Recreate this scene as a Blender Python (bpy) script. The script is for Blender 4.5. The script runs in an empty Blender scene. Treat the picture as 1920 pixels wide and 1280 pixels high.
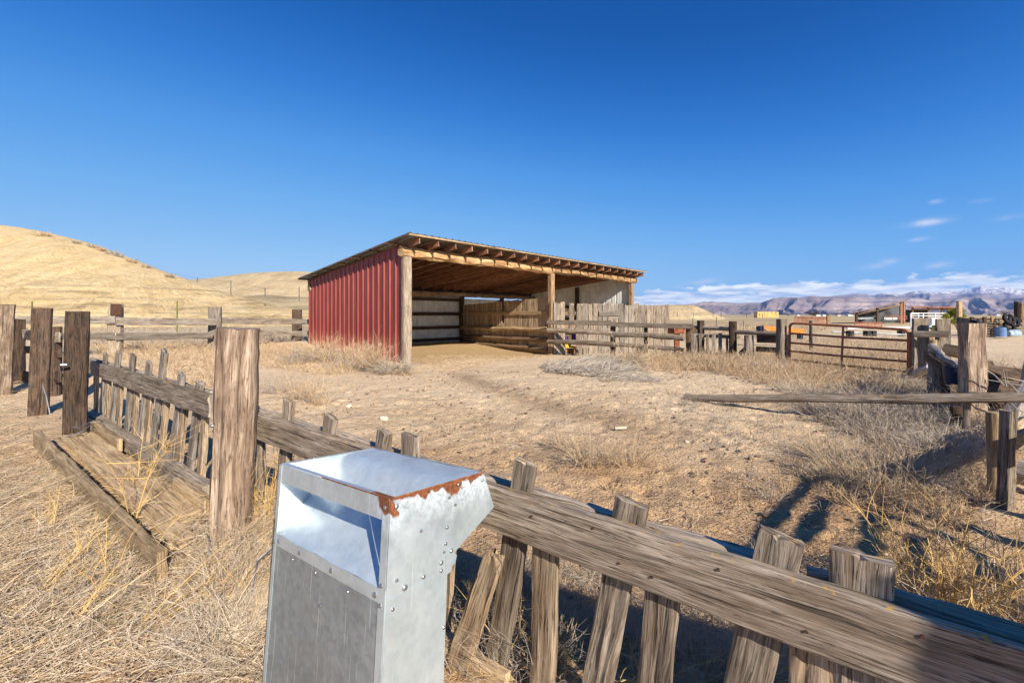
import bpy, math, random
import numpy as np
from mathutils import Vector, Matrix

random.seed(7)
RNG = np.random.RandomState(11)
C = bpy.context.scene.collection
sc = bpy.context.scene

# ------------------------------------------------------------------ camera, sky, sun, exposure
H = 1.3            # eye height above the shed's ground
FPX = 800.0        # focal length in photo pixels (1920 wide)
HOR = 590.0        # horizon row
cam_d = bpy.data.cameras.new('camera')
cam = bpy.data.objects.new('camera', cam_d)
C.objects.link(cam)
cam.location = (0, 0, H)
cam.rotation_euler = (math.radians(90), 0, 0)
cam_d.sensor_width = 36.0
cam_d.lens = FPX / 1920.0 * 36.0
cam_d.shift_y = -(640.0 - HOR) / 1920.0
cam_d.clip_start = 0.05
cam_d.clip_end = 90000
sc.camera = cam

EL = math.radians(29.5)
SHX, SHY = -0.50, 0.866          # horizontal direction in which shadows fall
sl = bpy.data.lights.new('sun', 'SUN')
sun = bpy.data.objects.new('sun', sl)
C.objects.link(sun)
sl.energy = 4.6
sl.angle = math.radians(0.5)
sl.color = (1.0, 0.90, 0.76)
dv = Vector((SHX * math.cos(EL), SHY * math.cos(EL), -math.sin(EL)))
sun.rotation_euler = dv.to_track_quat('-Z', 'Y').to_euler()
sun.location = (0, -5, 20)

w = bpy.data.worlds.new('World')
sc.world = w
w.use_nodes = True
wn = w.node_tree.nodes
wl = w.node_tree.links
wn.clear()


def N(tree, typ, **kw):
    n = tree.nodes.new(typ)
    for k, v in kw.items():
        if k.startswith('i_'):
            n.inputs[k[2:].replace('_', ' ')].default_value = v
        else:
            setattr(n, k, v)
    return n


def math_n(t, op, a, b=None, c=None, clamp=False):
    n = t.nodes.new('ShaderNodeMath')
    n.operation = op
    n.use_clamp = clamp
    for i, v in enumerate((a, b, c)):
        if v is None:
            continue
        if isinstance(v, (int, float)):
            n.inputs[i].default_value = v
        else:
            t.links.new(v, n.inputs[i])
    return n.outputs[0]


def mixc(t, fac, a, b, blend='MIX'):
    n = t.nodes.new('ShaderNodeMix')
    n.data_type = 'RGBA'
    n.blend_type = blend
    for i, v in ((0, fac), (6, a), (7, b)):
        if isinstance(v, (int, float)):
            n.inputs[i].default_value = v
        elif isinstance(v, tuple):
            n.inputs[i].default_value = (v[0], v[1], v[2], 1)
        else:
            t.links.new(v, n.inputs[i])
    return n.outputs[2]


def ramp(t, fac, stops, interp='LINEAR'):
    n = t.nodes.new('ShaderNodeValToRGB')
    n.color_ramp.interpolation = interp
    el = n.color_ramp.elements
    while len(el) < len(stops):
        el.new(0.5)
    for e, (p, c) in zip(el, stops):
        e.position = p
        e.color = (c, c, c, 1) if isinstance(c, (int, float)) else (c[0], c[1], c[2], 1)
    t.links.new(fac, n.inputs[0])
    return n.outputs[0]


def build_world():
    t = w.node_tree
    out = N(t, 'ShaderNodeOutputWorld')
    bg = N(t, 'ShaderNodeBackground')
    sky = N(t, 'ShaderNodeTexSky')
    sky.sky_type = 'NISHITA'
    sky.sun_disc = False
    sky.sun_elevation = EL
    sky.sun_rotation = math.atan2(-SHX, -SHY)
    sky.altitude = 1400
    sky.air_density = 1.15
    sky.dust_density = 0.15
    sky.ozone_density = 3.0
    # the photograph's deep polarised blue: regrade the physical sky by its own brightness
    sg = N(t, 'ShaderNodeSeparateColor')
    t.links.new(sky.outputs[0], sg.inputs[0])
    gr = ramp(t, math_n(t, 'MULTIPLY', sg.outputs[1], .1), [(.12, (.0012, .043, .195)), (.15, (.0028, .055, .232)), (.175, (.0065, .076, .29)), (.217, (.0168, .116, .375)), (.29, (.046, .183, .455)),
                                 (.427, (.098, .258, .505)), (.73, (.20, .36, .545)), (.97, (.29, .42, .56))])
    # brighter, warmer sky round the sun, behind the viewer
    glow = math_n(t, 'MINIMUM', math_n(t, 'MAXIMUM', math_n(t, 'SUBTRACT', math_n(t, 'MULTIPLY', sg.outputs[1], .1), 1.0), 0.0), 6.0)
    gv = N(t, 'ShaderNodeVectorMath', operation='SCALE')
    gv.inputs[0].default_value = (.95, .92, .85)
    t.links.new(glow, gv.inputs['Scale'])
    ga = N(t, 'ShaderNodeVectorMath', operation='ADD')
    t.links.new(gr, ga.inputs[0])
    t.links.new(gv.outputs[0], ga.inputs[1])
    hs = N(t, 'ShaderNodeVectorMath', operation='SCALE')
    hs.inputs['Scale'].default_value = 10.0
    t.links.new(ga.outputs[0], hs.inputs[0])
    # clouds, laid out by sky direction: low bank over the mountains and a few wisps
    tc = N(t, 'ShaderNodeTexCoord')
    sp = N(t, 'ShaderNodeSeparateXYZ')
    t.links.new(tc.outputs['Generated'], sp.inputs[0])
    X, Y, Z = sp.outputs
    az = math_n(t, 'ARCTAN2', X, Y)
    el = math_n(t, 'ARCSINE', Z)
    cb = N(t, 'ShaderNodeCombineXYZ')
    t.links.new(math_n(t, 'MULTIPLY', az, 19.0), cb.inputs[0])
    t.links.new(math_n(t, 'MULTIPLY', el, 62.0), cb.inputs[1])
    no = N(t, 'ShaderNodeTexNoise', i_Scale=1.0, i_Detail=9.0, i_Roughness=0.60, i_Distortion=0.2)
    t.links.new(cb.outputs[0], no.inputs['Vector'])
    nf = no.outputs[0]
    # bank: strongest between 1 and 4 degrees, right of the shed
    bank = ramp(t, math_n(t, 'MULTIPLY', el, 10.0), [(0.0, 0.50), (0.10, 0.60), (0.40, 0.62), (0.58, 0.46), (0.75, 0.12), (0.95, 0.0)])
    azm = ramp(t, math_n(t, 'MULTIPLY_ADD', az, 0.8, 0.0), [(0.10, 0.0), (0.26, 0.9), (0.55, 1.0), (0.95, 1.0)])
    top = math_n(t, 'MULTIPLY', bank, azm)
    m = math_n(t, 'SUBTRACT', math_n(t, 'ADD', nf, math_n(t, 'MULTIPLY', top, 1.0)), 0.875)
    m = math_n(t, 'MULTIPLY', m, 11.0, clamp=True)
    # wisps (gnomonic coordinates of the sky towards +Y)
    gx = math_n(t, 'DIVIDE', X, math_n(t, 'MAXIMUM', Y, 0.05))
    gz = math_n(t, 'DIVIDE', Z, math_n(t, 'MAXIMUM', Y, 0.05))
    nw = N(t, 'ShaderNodeTexNoise', i_Scale=26.0, i_Detail=5.0, i_Roughness=0.6)
    t.links.new(tc.outputs['Generated'], nw.inputs['Vector'])
    tot = None
    for (px, py, sx, sy, a) in ((1740, 417, 28, 4.5, .85), (1722, 449, 14, 3, .6), (1762, 497, 20, 4, .42), (1640, 499, 18, 4, .45),
                                (1840, 377, 14, 3, .4), (1756, 378, 9, 3, .35), (1900, 407, 22, 4, .3), (1320, 528, 22, 3, .5),
                                (1665, 491, 13, 4, .4), (1850, 512, 20, 3, .4)):
        ax, az_ = (px - 960) / FPX, (HOR - py) / FPX
        dx = math_n(t, 'DIVIDE', math_n(t, 'SUBTRACT', gx, ax), sx / FPX)
        dz0 = math_n(t, 'SUBTRACT', gz, az_)
        dz0 = math_n(t, 'SUBTRACT', dz0, math_n(t, 'MULTIPLY', math_n(t, 'SUBTRACT', gx, ax), 0.13))
        dz = math_n(t, 'DIVIDE', dz0, sy / FPX)
        r2 = math_n(t, 'ADD', math_n(t, 'MULTIPLY', dx, dx), math_n(t, 'MULTIPLY', dz, dz))
        g = math_n(t, 'MULTIPLY', math_n(t, 'EXPONENT', math_n(t, 'MULTIPLY', r2, -0.6)), a)
        tot = g if tot is None else math_n(t, 'MAXIMUM', tot, g)
    wm = math_n(t, 'MULTIPLY', tot, math_n(t, 'MULTIPLY_ADD', nw.outputs[0], 2.6, -0.55), clamp=True)
    # cloud colour: bright tops, blue-grey bases
    n2 = N(t, 'ShaderNodeTexNoise', i_Scale=1.3, i_Detail=4.0)
    cb2 = N(t, 'ShaderNodeCombineXYZ')
    t.links.new(math_n(t, 'MULTIPLY', az, 12.0), cb2.inputs[0])
    t.links.new(math_n(t, 'MULTIPLY_ADD', el, 80.0, 5.0), cb2.inputs[1])
    t.links.new(cb2.outputs[0], n2.inputs['Vector'])
    cc = mixc(t, ramp(t, n2.outputs[0], [(0.38, 0.0), (0.62, 1.0)]), CLOUD_LO, CLOUD_HI)
    skc = mixc(t, m, hs.outputs[0], cc)
    skc = mixc(t, wm, skc, CLOUD_PK)
    t.links.new(skc, bg.inputs[0])
    bg.inputs[1].default_value = 0.10
    t.links.new(bg.outputs[0], out.inputs[0])


CLOUD_LO = (3.3, 4.1, 5.4)
CLOUD_HI = (6.9, 7.0, 7.0)
CLOUD_PK = (4.4, 4.6, 5.5)
build_world()

sc.render.engine = 'CYCLES'
sc.view_settings.view_transform = 'Standard'
sc.view_settings.look = 'None'
sc.view_settings.exposure = 0.80
sc.view_settings.gamma = 1.0

# ------------------------------------------------------------------ helpers


def V(*a):
    return np.array(a, float)


def unit(a):
    a = np.asarray(a, float)
    return a / (np.linalg.norm(a) + 1e-12)


def G(px, py, z=0.0):
    """point of the level z seen at that place"""
    Y = FPX * (H - z) / (py - HOR)
    return V((px - 960) / FPX * Y, Y, z)


def P(px, py, Y):
    return V((px - 960) / FPX * Y, Y, H - (py - HOR) / FPX * Y)


def vn(x, y, seed=0):
    """smooth 2-D value noise, numpy"""
    x = np.asarray(x, float)
    y = np.asarray(y, float)
    xi = np.floor(x)
    yi = np.floor(y)
    fx = x - xi
    fy = y - yi
    fx = fx * fx * (3 - 2 * fx)
    fy = fy * fy * (3 - 2 * fy)

    def h(a, b):
        v = np.sin(a * 127.1 + b * 311.7 + seed * 74.7) * 43758.5453
        return v - np.floor(v)
    return ((h(xi, yi) * (1 - fx) + h(xi + 1, yi) * fx) * (1 - fy) + (h(xi, yi + 1) * (1 - fx) + h(xi + 1, yi + 1) * fx) * fy)


def fbm(x, y, seed=0, oct=4, gain=.5):
    s = 0
    a = 1
    tot = 0
    for i in range(oct):
        s = s + a * vn(x * 2 ** i + i * 17.3, y * 2 ** i - i * 9.1, seed + i)
        tot += a
        a *= gain
    return s / tot


def smooth(a, b, x):
    t = np.clip((np.asarray(x, float) - a) / (b - a), 0, 1)
    return t * t * (3 - 2 * t)


def tag(o, label=None, cat=None, group=None, kind=None):
    if label:
        o['label'] = label
    if cat:
        o['category'] = cat
    if group:
        o['group'] = group
    if kind:
        o['kind'] = kind
    return o


def thing(name, label, cat, loc=(0, 0, 0), group=None):
    o = bpy.data.objects.new(name, None)
    C.objects.link(o)
    o.location = [float(v) for v in loc]
    o.empty_display_size = 0.1
    return tag(o, label, cat, group)


def mesh_np(name, verts, quads=None, tris=None, uv=None, smooth_sh=True, sharp=None):
    verts = np.asarray(verts, np.float32)
    faces = []
    nq = 0 if quads is None else len(quads)
    nt = 0 if tris is None else len(tris)
    me = bpy.data.meshes.new(name)
    me.vertices.add(len(verts))
    me.vertices.foreach_set('co', verts.ravel())
    idx = np.concatenate([np.asarray(quads, np.int32).ravel() if nq else np.zeros(0, np.int32),
                          np.asarray(tris, np.int32).ravel() if nt else np.zeros(0, np.int32)])
    me.loops.add(len(idx))
    me.loops.foreach_set('vertex_index', idx.astype(np.int32))
    tot = np.concatenate([np.full(nq, 4), np.full(nt, 3)]).astype(np.int32)
    st = np.concatenate([[0], np.cumsum(tot)[:-1]]).astype(np.int32)
    me.polygons.add(len(tot))
    me.polygons.foreach_set('loop_start', st)
    me.polygons.foreach_set('loop_total', tot)
    me.polygons.foreach_set('use_smooth', np.full(len(tot), smooth_sh))
    me.update(calc_edges=True)
    me.validate()
    if uv is not None:
        l = me.uv_layers.new(name='grain')
        l.data.foreach_set('uv', np.asarray(uv, np.float32)[idx].ravel())
    return me


class MB:
    """collects pieces, then becomes ONE mesh object"""

    def __init__(self):
        self.v = []
        self.f = []
        self.uv = []   # per face-corner
        self.n = 0

    def add(self, verts, faces, uvs=None):
        b = self.n
        self.v.extend([tuple(map(float, p)) for p in verts])
        for i, f in enumerate(faces):
            self.f.append(tuple(b + k for k in f))
            if uvs is None:
                self.uv.extend([(verts[k][0], verts[k][1] + verts[k][2]) for k in f])
            else:
                self.uv.extend(uvs[i])
        self.n += len(verts)
        return self

    def build(self, name, mat, parent=None, angle=35, base=None, smooth_sh=True):
        if base is None:
            base = Vector(parent.location) if parent is not None and parent.parent is None else None
            if parent is not None and parent.parent is not None:
                base = Vector(parent.parent.location)
        if base is None:
            a = np.array(self.v)
            base = Vector(((a[:, 0].min() + a[:, 0].max()) / 2, (a[:, 1].min() + a[:, 1].max()) / 2, a[:, 2].min()))
        me = bpy.data.meshes.new(name)
        me.from_pydata([(p[0] - base[0], p[1] - base[1], p[2] - base[2]) for p in self.v], [], self.f)
        l = me.uv_layers.new(name='grain')
        l.data.foreach_set('uv', np.array(self.uv, np.float32).ravel())
        if smooth_sh:
            me.polygons.foreach_set('use_smooth', [True] * len(me.polygons))
            me.set_sharp_from_angle(angle=math.radians(angle))
        for m in (mat if isinstance(mat, (list, tuple)) else [mat]):
            me.materials.append(m)
        o = bpy.data.objects.new(name, me)
        C.objects.link(o)
        if parent is None:
            o.location = base
        else:
            o.parent = parent
        return o

    # ---- swept shapes
    def sweep(self, cen, s, n, prof, scale=None, jit=0.0, end=0.0, flat_end=True, rough_prof=0.0):
        cen = np.asarray(cen, float)
        k = len(cen)
        m = len(prof)
        prof = np.asarray(prof, float)
        s = np.asarray(s, float)
        n = np.asarray(n, float)
        if s.ndim == 1:
            s = np.repeat(s[None], k, 0)
            n = np.repeat(n[None], k, 0)
        sc_ = np.ones(k) if scale is None else np.asarray(scale, float)
        d = unit(cen[-1] - cen[0])
        J = RNG.randn(k, m, 2)
        if k > 3:
            J = (J + np.roll(J, 1, 0) + np.roll(J, -1, 0)) / 1.8
        J = J * jit
        if rough_prof:
            J = J + (prof / (np.linalg.norm(prof, axis=1, keepdims=True) + 1e-9) * RNG.randn(m, 1))[None] * rough_prof
        pts = cen[:, None, :] + (prof[None, :, 0:1] * sc_[:, None, None] + J[:, :, 0:1]) * s[:, None, :] \
            + (prof[None, :, 1:2] * sc_[:, None, None] + J[:, :, 1:2]) * n[:, None, :]
        if end:
            e0 = np.abs(RNG.randn(m, 1)) * end
            e1 = np.abs(RNG.randn(m, 1)) * end
            pts[0] += d * e0
            pts[-1] -= d * e1
        verts = list(pts.reshape(-1, 3))
        verts.append(cen[0] + d * end * .5)
        verts.append(cen[-1] - d * end * .5)
        L = np.concatenate([[0], np.cumsum(np.linalg.norm(np.diff(cen, axis=0), axis=1))])
        per = np.concatenate([[0], np.cumsum(np.linalg.norm(np.diff(np.vstack([prof, prof[:1]]), axis=0), axis=1))])
        uo, vo = RNG.rand() * 60, RNG.rand() * 60
        faces = []
        uvs = []
        for i in range(k - 1):
            for j in range(m):
                j2 = (j + 1) % m
                faces.append((i * m + j, i * m + j2, (i + 1) * m + j2, (i + 1) * m + j))
                uvs.append([(uo + L[i], vo + per[j]), (uo + L[i], vo + per[j + 1]), (uo + L[i + 1], vo + per[j + 1]), (uo + L[i + 1], vo + per[j])])
        c0, c1 = k * m, k * m + 1
        for j in range(m):
            j2 = (j + 1) % m
            a, b = prof[j], prof[j2]
            faces.append((c0, j2, j))
            uvs.append([(uo, vo), (uo + b[0] * .4, vo + b[1]), (uo + a[0] * .4, vo + a[1])])
            faces.append((c1, (k - 1) * m + j, (k - 1) * m + j2))
            uvs.append([(uo, vo), (uo + a[0] * .4, vo + a[1]), (uo + b[0] * .4, vo + b[1])])
        return self.add(verts, faces, uvs)

    def board(self, p0, p1, wd, th, side, jit=.0015, end=.006, segl=.12, bow=0.0, nw=4, taper=1.0, ch=None):
        p0 = np.asarray(p0, float)
        p1 = np.asarray(p1, float)
        d = unit(p1 - p0)
        s = np.asarray(side, float)
        s = unit(s - s.dot(d) * d)
        n = np.cross(d, s)
        L = np.linalg.norm(p1 - p0)
        k = int(min(60, max(2, round(L / segl)))) + 1
        t = np.linspace(0, 1, k)
        b1 = RNG.randn() * bow
        b2 = RNG.randn() * bow
        cen = p0 + (p1 - p0) * t[:, None] + (s * b1 + n * b2) * (4 * t * (1 - t))[:, None]
        c = ch if ch is not None else min(wd, th) * .13
        hw, ht = wd / 2, th / 2
        xs = np.linspace(-hw + c, hw - c, nw + 1)
        prof = [(x, -ht) for x in xs] + [(hw, -ht + c), (hw, ht - c)] + [(x, ht) for x in xs[::-1]] + [(-hw, ht - c), (-hw, -ht + c)]
        sc_ = 1 + (taper - 1) * t
        return self.sweep(cen, s, n, prof, sc_, jit, end)

    def log(self, pts, r, sides=10, jit=.003, end=.004, segl=.15, wob=.0, r1=None, ridge=.0):
        pts = [np.asarray(p, float) for p in pts]
        # resample
        cen = []
        for a, b in zip(pts[:-1], pts[1:]):
            k = int(min(50, max(1, round(np.linalg.norm(b - a) / segl))))
            for i in range(k):
                cen.append(a + (b - a) * i / k)
        cen.append(pts[-1])
        cen = np.array(cen)
        if len(pts) > 2 and len(cen) > 4:
            for _ in range(2):
                cen[1:-1] = (cen[:-2] + 2 * cen[1:-1] + cen[2:]) / 4
        k = len(cen)
        if wob and k > 3:
            Wn = np.cumsum(RNG.randn(k, 3), 0)
            Wn -= np.linspace(0, 1, k)[:, None] * Wn[-1]
            cen = cen + Wn * wob
        d = unit(cen[-1] - cen[0])
        a = V(0, 0, 1) if abs(d[2]) < .8 else V(1, 0, 0)
        s = unit(np.cross(a, d))
        n = np.cross(d, s)
        if len(pts) > 2:
            tg = np.gradient(cen, axis=0)
            tg /= np.linalg.norm(tg, axis=1, keepdims=True) + 1e-9
            s = s[None] - tg * (tg @ s)[:, None]
            s /= np.linalg.norm(s, axis=1, keepdims=True) + 1e-9
            n = np.cross(tg, s)
        th = np.arange(sides) / sides * 2 * math.pi
        prof = np.stack([np.cos(th) * r, -np.sin(th) * r], 1)
        prof = prof[::-1]
        sc_ = np.linspace(1, (r1 / r) if r1 else 1, k) * (1 + (RNG.randn(k) * .02 if k > 3 else 0))
        return self.sweep(cen, s, n, prof, sc_, jit, end, rough_prof=ridge)

    def tube(self, pts, r, sides=6, r1=None):
        return self.log(pts, r, sides=sides, jit=0, end=0, segl=1e9, r1=r1)

    def pipe(self, pts, r, sides=8):
        """tube through every given point with its own frame"""
        cen = np.array([np.asarray(p, float) for p in pts])
        tg = np.gradient(cen, axis=0)
        tg /= np.linalg.norm(tg, axis=1, keepdims=True) + 1e-9
        a = V(.13, .21, .97)
        s = a[None] - tg * (tg @ a)[:, None]
        bad = np.linalg.norm(s, axis=1) < .25
        if bad.any():
            a = unit(np.cross(cen[-1] - cen[0], V(0, 0, 1)) + V(.01, 0, 0))
            s = a[None] - tg * (tg @ a)[:, None]
        s /= np.linalg.norm(s, axis=1, keepdims=True) + 1e-9
        n = np.cross(tg, s)
        th = np.arange(sides) / sides * 2 * math.pi
        prof = np.stack([np.cos(th) * r, -np.sin(th) * r], 1)[::-1]
        return self.sweep(cen, s, n, prof)

    def box(self, c, size, rz=0.0, rx=0.0, ry=0.0, bev=0.0):
        M = Matrix.Rotation(rz, 3, 'Z') @ Matrix.Rotation(ry, 3, 'Y') @ Matrix.Rotation(rx, 3, 'X')
        M = np.array(M)
        hx, hy, hz = [q / 2 for q in size]
        p0 = np.asarray(c, float) - M[:, 0] * hx
        p1 = np.asarray(c, float) + M[:, 0] * hx
        b = bev or min(size) * .06
        prof = [(-hy + b, -hz), (hy - b, -hz), (hy, -hz + b), (hy, hz - b), (hy - b, hz), (-hy + b, hz), (-hy, hz - b), (-hy, -hz + b)]
        # s = local y, n = local z
        return self.sweep([p0, p1], M[:, 1], M[:, 2], prof)

    def slab(self, poly, vec):
        """polygon (3-D points, planar) extruded by vec"""
        poly = [np.asarray(p, float) for p in poly]
        vec = np.asarray(vec, float)
        k = len(poly)
        vs = poly + [p + vec for p in poly]
        fs = [tuple(range(k))[::-1], tuple(range(k, 2 * k))]
        for i in range(k):
            j = (i + 1) % k
            fs.append((i, j, k + j, k + i))
        return self.add(vs, fs)


# ------------------------------------------------------------------ materials
MATS = {}


def new_mat(name, rough=.8, metal=0.0, spec=.3):
    m = bpy.data.materials.new(name)
    m.use_nodes = True
    t = m.node_tree
    t.nodes.clear()
    out = N(t, 'ShaderNodeOutputMaterial')
    b = N(t, 'ShaderNodeBsdfPrincipled')
    b.inputs['Roughness'].default_value = rough
    b.inputs['Metallic'].default_value = metal
    b.inputs['Specular IOR Level'].default_value = spec
    t.links.new(b.outputs[0], out.inputs[0])
    return m, t, b


def bump(t, b, h, strength=.5, dist=.01, prev=None):
    n = N(t, 'ShaderNodeBump')
    n.inputs['Strength'].default_value = strength
    n.inputs['Distance'].default_value = dist
    t.links.new(h, n.inputs['Height'])
    if prev is not None:
        t.links.new(prev, n.inputs['Normal'])
    t.links.new(n.outputs[0], b.inputs['Normal'])
    return n.outputs[0]


def wood(name, light, mid, dark, crack=.75, stain=None, stain_amt=.5, rough=.85, bumpd=.004, grain=1.0, lichen=False, knots=1.0, bsc=1.0):
    m, t, b = new_mat(name, rough, spec=.15)
    light = tuple(min(.85, q * 1.12) for q in light)
    dark = tuple(q * .72 for q in dark)
    uvn = N(t, 'ShaderNodeUVMap', uv_map='grain')
    oi = N(t, 'ShaderNodeObjectInfo')
    ge = N(t, 'ShaderNodeNewGeometry')
    rnd = math_n(t, 'FRACT', math_n(t, 'ADD', oi.outputs['Random'], math_n(t, 'MULTIPLY', ge.outputs['Random Per Island'], 3.7)))
    sp = N(t, 'ShaderNodeSeparateXYZ')
    t.links.new(uvn.outputs[0], sp.inputs[0])
    U, W_ = sp.outputs[0], sp.outputs[1]
    # knots bend the grain
    kc = N(t, 'ShaderNodeCombineXYZ')
    t.links.new(math_n(t, 'MULTIPLY', U, 2.3), kc.inputs[0])
    t.links.new(math_n(t, 'MULTIPLY', W_, 6.5), kc.inputs[1])
    vo = N(t, 'ShaderNodeTexVoronoi', i_Scale=1.0)
    t.links.new(kc.outputs[0], vo.inputs['Vector'])
    sc3 = N(t, 'ShaderNodeSeparateColor')
    t.links.new(vo.outputs['Color'], sc3.inputs[0])
    has = math_n(t, 'GREATER_THAN', sc3.outputs[0], .52)
    kd = vo.outputs['Distance']
    kn = math_n(t, 'MULTIPLY', math_n(t, 'MULTIPLY', ramp(t, kd, [(0.0, 1.0), (0.12, .95), (0.2, 0.25), (0.42, 0.0)]), has), knots)
    # wander of the grain
    wc = N(t, 'ShaderNodeCombineXYZ')
    t.links.new(math_n(t, 'MULTIPLY', U, 1.4), wc.inputs[0])
    t.links.new(math_n(t, 'MULTIPLY', W_, 5.0), wc.inputs[1])
    wn_ = N(t, 'ShaderNodeTexNoise', i_Scale=1.0, i_Detail=2.0)
    t.links.new(wc.outputs[0], wn_.inputs['Vector'])
    W2 = math_n(t, 'ADD', W_, math_n(t, 'MULTIPLY', wn_.outputs[0], .045))
    W2 = math_n(t, 'ADD', W2, math_n(t, 'MULTIPLY', kn, .012))

    def ns(us, ws, det=5.0, rough_=.6, off=0.0, dist=0.0):
        c = N(t, 'ShaderNodeCombineXYZ')
        t.links.new(math_n(t, 'MULTIPLY', U, us), c.inputs[0])
        t.links.new(math_n(t, 'MULTIPLY', W2, ws), c.inputs[1])
        c.inputs[2].default_value = off
        n = N(t, 'ShaderNodeTexNoise', i_Scale=1.0, i_Detail=det, i_Roughness=rough_, i_Distortion=dist)
        t.links.new(c.outputs[0], n.inputs['Vector'])
        return n.outputs[0]
    fine = ns(8.0 * grain, 210 * grain, 4.0, .7)
    med = ns(3.2 * grain, 75 * grain, 5.0, .65, 3.0)
    broad = ns(2.1, 11, 4.0, .6, 7.0)
    blot = ns(7 * bsc, 22 * bsc, 6.0, .7, 11.0, .6)
    crk = ns(1.6 * grain, 62 * grain, 4.0, .6, 19.0)
    chk = ns(9, 130, 3.0, .6, 23.0)
    gm = math_n(t, 'ADD', math_n(t, 'MULTIPLY', fine, .55), math_n(t, 'MULTIPLY', med, .45))
    base = ramp(t, gm, [(0.34, dark), (0.47, mid), (0.60, light)])
    base = mixc(t, ramp(t, broad, [(0.38, 0.0), (0.64, .9)]), base, mixc(t, 1.0, base, (.55, .51, .48), 'MULTIPLY'))
    if stain:
        base = mixc(t, math_n(t, 'MULTIPLY', ramp(t, blot, [(0.42, 0.0), (0.62, 1.0)]), stain_amt), base, mixc(t, .65, base, stain))
    hv = math_n(t, 'MULTIPLY_ADD', rnd, .55, .72)
    base = mixc(t, 1.0, base, mixc(t, 0.0, (1, 1, 1), (1, 1, 1)), 'MULTIPLY')
    vm = N(t, 'ShaderNodeVectorMath', operation='SCALE')
    t.links.new(base, vm.inputs[0])
    t.links.new(hv, vm.inputs['Scale'])
    base = vm.outputs[0]
    cm = math_n(t, 'MAXIMUM', ramp(t, crk, [(0.33, 1.0), (0.385, .6), (0.42, 0.0)]), ramp(t, chk, [(0.33, .8), (0.40, 0.0)]))
    cm2 = math_n(t, 'MULTIPLY', cm, crack, clamp=True)
    base = mixc(t, cm2, base, tuple(q * .22 for q in dark))
    base = mixc(t, math_n(t, 'MULTIPLY', kn, .6), base, tuple(q * .55 for q in dark))
    if lichen:
        nl = N(t, 'ShaderNodeTexNoise', i_Scale=38.0, i_Detail=3.0)
        tc = N(t, 'ShaderNodeTexCoord')
        t.links.new(tc.outputs['Object'], nl.inputs['Vector'])
        up = N(t, 'ShaderNodeSeparateXYZ')
        t.links.new(ge.outputs['Normal'], up.inputs[0])
        lm = math_n(t, 'MULTIPLY', ramp(t, nl.outputs[0], [(0.60, 0.0), (0.66, 1.0)]), math_n(t, 'GREATER_THAN', up.outputs[2], .6))
        base = mixc(t, math_n(t, 'MULTIPLY', lm, .8), base, (.42, .25, .06))
    t.links.new(base, b.inputs['Base Color'])
    hgt = math_n(t, 'SUBTRACT', math_n(t, 'ADD', math_n(t, 'MULTIPLY', gm, .9), math_n(t, 'MULTIPLY', blot, .15)), math_n(t, 'MULTIPLY', cm, .9))
    bump(t, b, hgt, .9, bumpd)
    MATS[name] = m
    return m


W_GREY = wood('weathered_grey_wood', (.45, .385, .31), (.25, .205, .16), (.085, .065, .05), stain=(.22, .14, .08), stain_amt=.45, lichen=True)
W_PALE = wood('pale_bleached_wood', (.58, .50, .40), (.40, .33, .25), (.19, .15, .11), stain=(.34, .22, .11), stain_amt=.4, crack=.6)
W_DARK = wood('dark_brown_wood', (.125, .092, .07), (.062, .045, .035), (.026, .019, .015), stain=(.20, .12, .075), stain_amt=.6, crack=.8, grain=.7)
W_POST = wood('brown_post_wood', (.54, .43, .33), (.38, .28, .20), (.17, .12, .085), stain=(.12, .075, .052), stain_amt=1.3, crack=.55, grain=.45, bumpd=.008, bsc=.42)
W_PALEGREY = wood('silver_grey_wood', (.38, .345, .30), (.235, .208, .178), (.095, .082, .070), stain=(.30, .20, .12), stain_amt=.5, crack=.85)
W_LOG = wood('peeled_orange_log_wood', (.80, .62, .37), (.64, .42, .20), (.26, .11, .04), stain=(.48, .17, .05), stain_amt=.9, crack=.5, grain=.35, bsc=.5)
W_SHED = wood('shed_frame_wood', (.46, .33, .20), (.30, .20, .12), (.12, .075, .045), stain=(.25, .12, .06), stain_amt=.5, crack=.5)
W_RAFT = wood('red_brown_rafter_wood', (.52, .31, .20), (.34, .17, .105), (.13, .058, .036), stain=(.12, .05, .03), stain_amt=.6, crack=.4)
W_TAN = wood('tan_board_wood', (.60, .46, .29), (.44, .32, .19), (.22, .145, .085), stain=(.46, .30, .14), stain_amt=.5, crack=.5)
W_BARN = wood('barn_plank_wood', (.52, .42, .30), (.34, .26, .18), (.13, .095, .065), stain=(.36, .22, .11), stain_amt=.6, crack=.8)
W_PART = wood('partition_plank_wood', (.70, .56, .40), (.50, .38, .26), (.20, .14, .09), stain=(.36, .22, .11), stain_amt=.5, crack=.8)
W_GREEN = wood('green_painted_wood', (.20, .26, .11), (.16, .21, .09), (.09, .11, .05), stain=(.3, .27, .2), stain_amt=.5, crack=.5)


def flat(name, col, rough=.6, metal=0.0, var=.25, scale=8.0, bumpd=0.0, col2=None):
    m, t, b = new_mat(name, rough, metal)
    tc = N(t, 'ShaderNodeTexCoord')
    n = N(t, 'ShaderNodeTexNoise', i_Scale=scale, i_Detail=6.0, i_Roughness=.6)
    t.links.new(tc.outputs['Object'], n.inputs['Vector'])
    c2 = col2 if col2 else tuple(q * (1 - var * 1.6) for q in col)
    c1 = tuple(min(1, q * (1 + var * .4)) for q in col)
    base = mixc(t, ramp(t, n.outputs[0], [(0.36, 0.0), (0.66, 1.0)]), c2, c1)
    t.links.new(base, b.inputs['Base Color'])
    if bumpd:
        bump(t, b, n.outputs[0], .6, bumpd)
    MATS[name] = m
    return m


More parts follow.
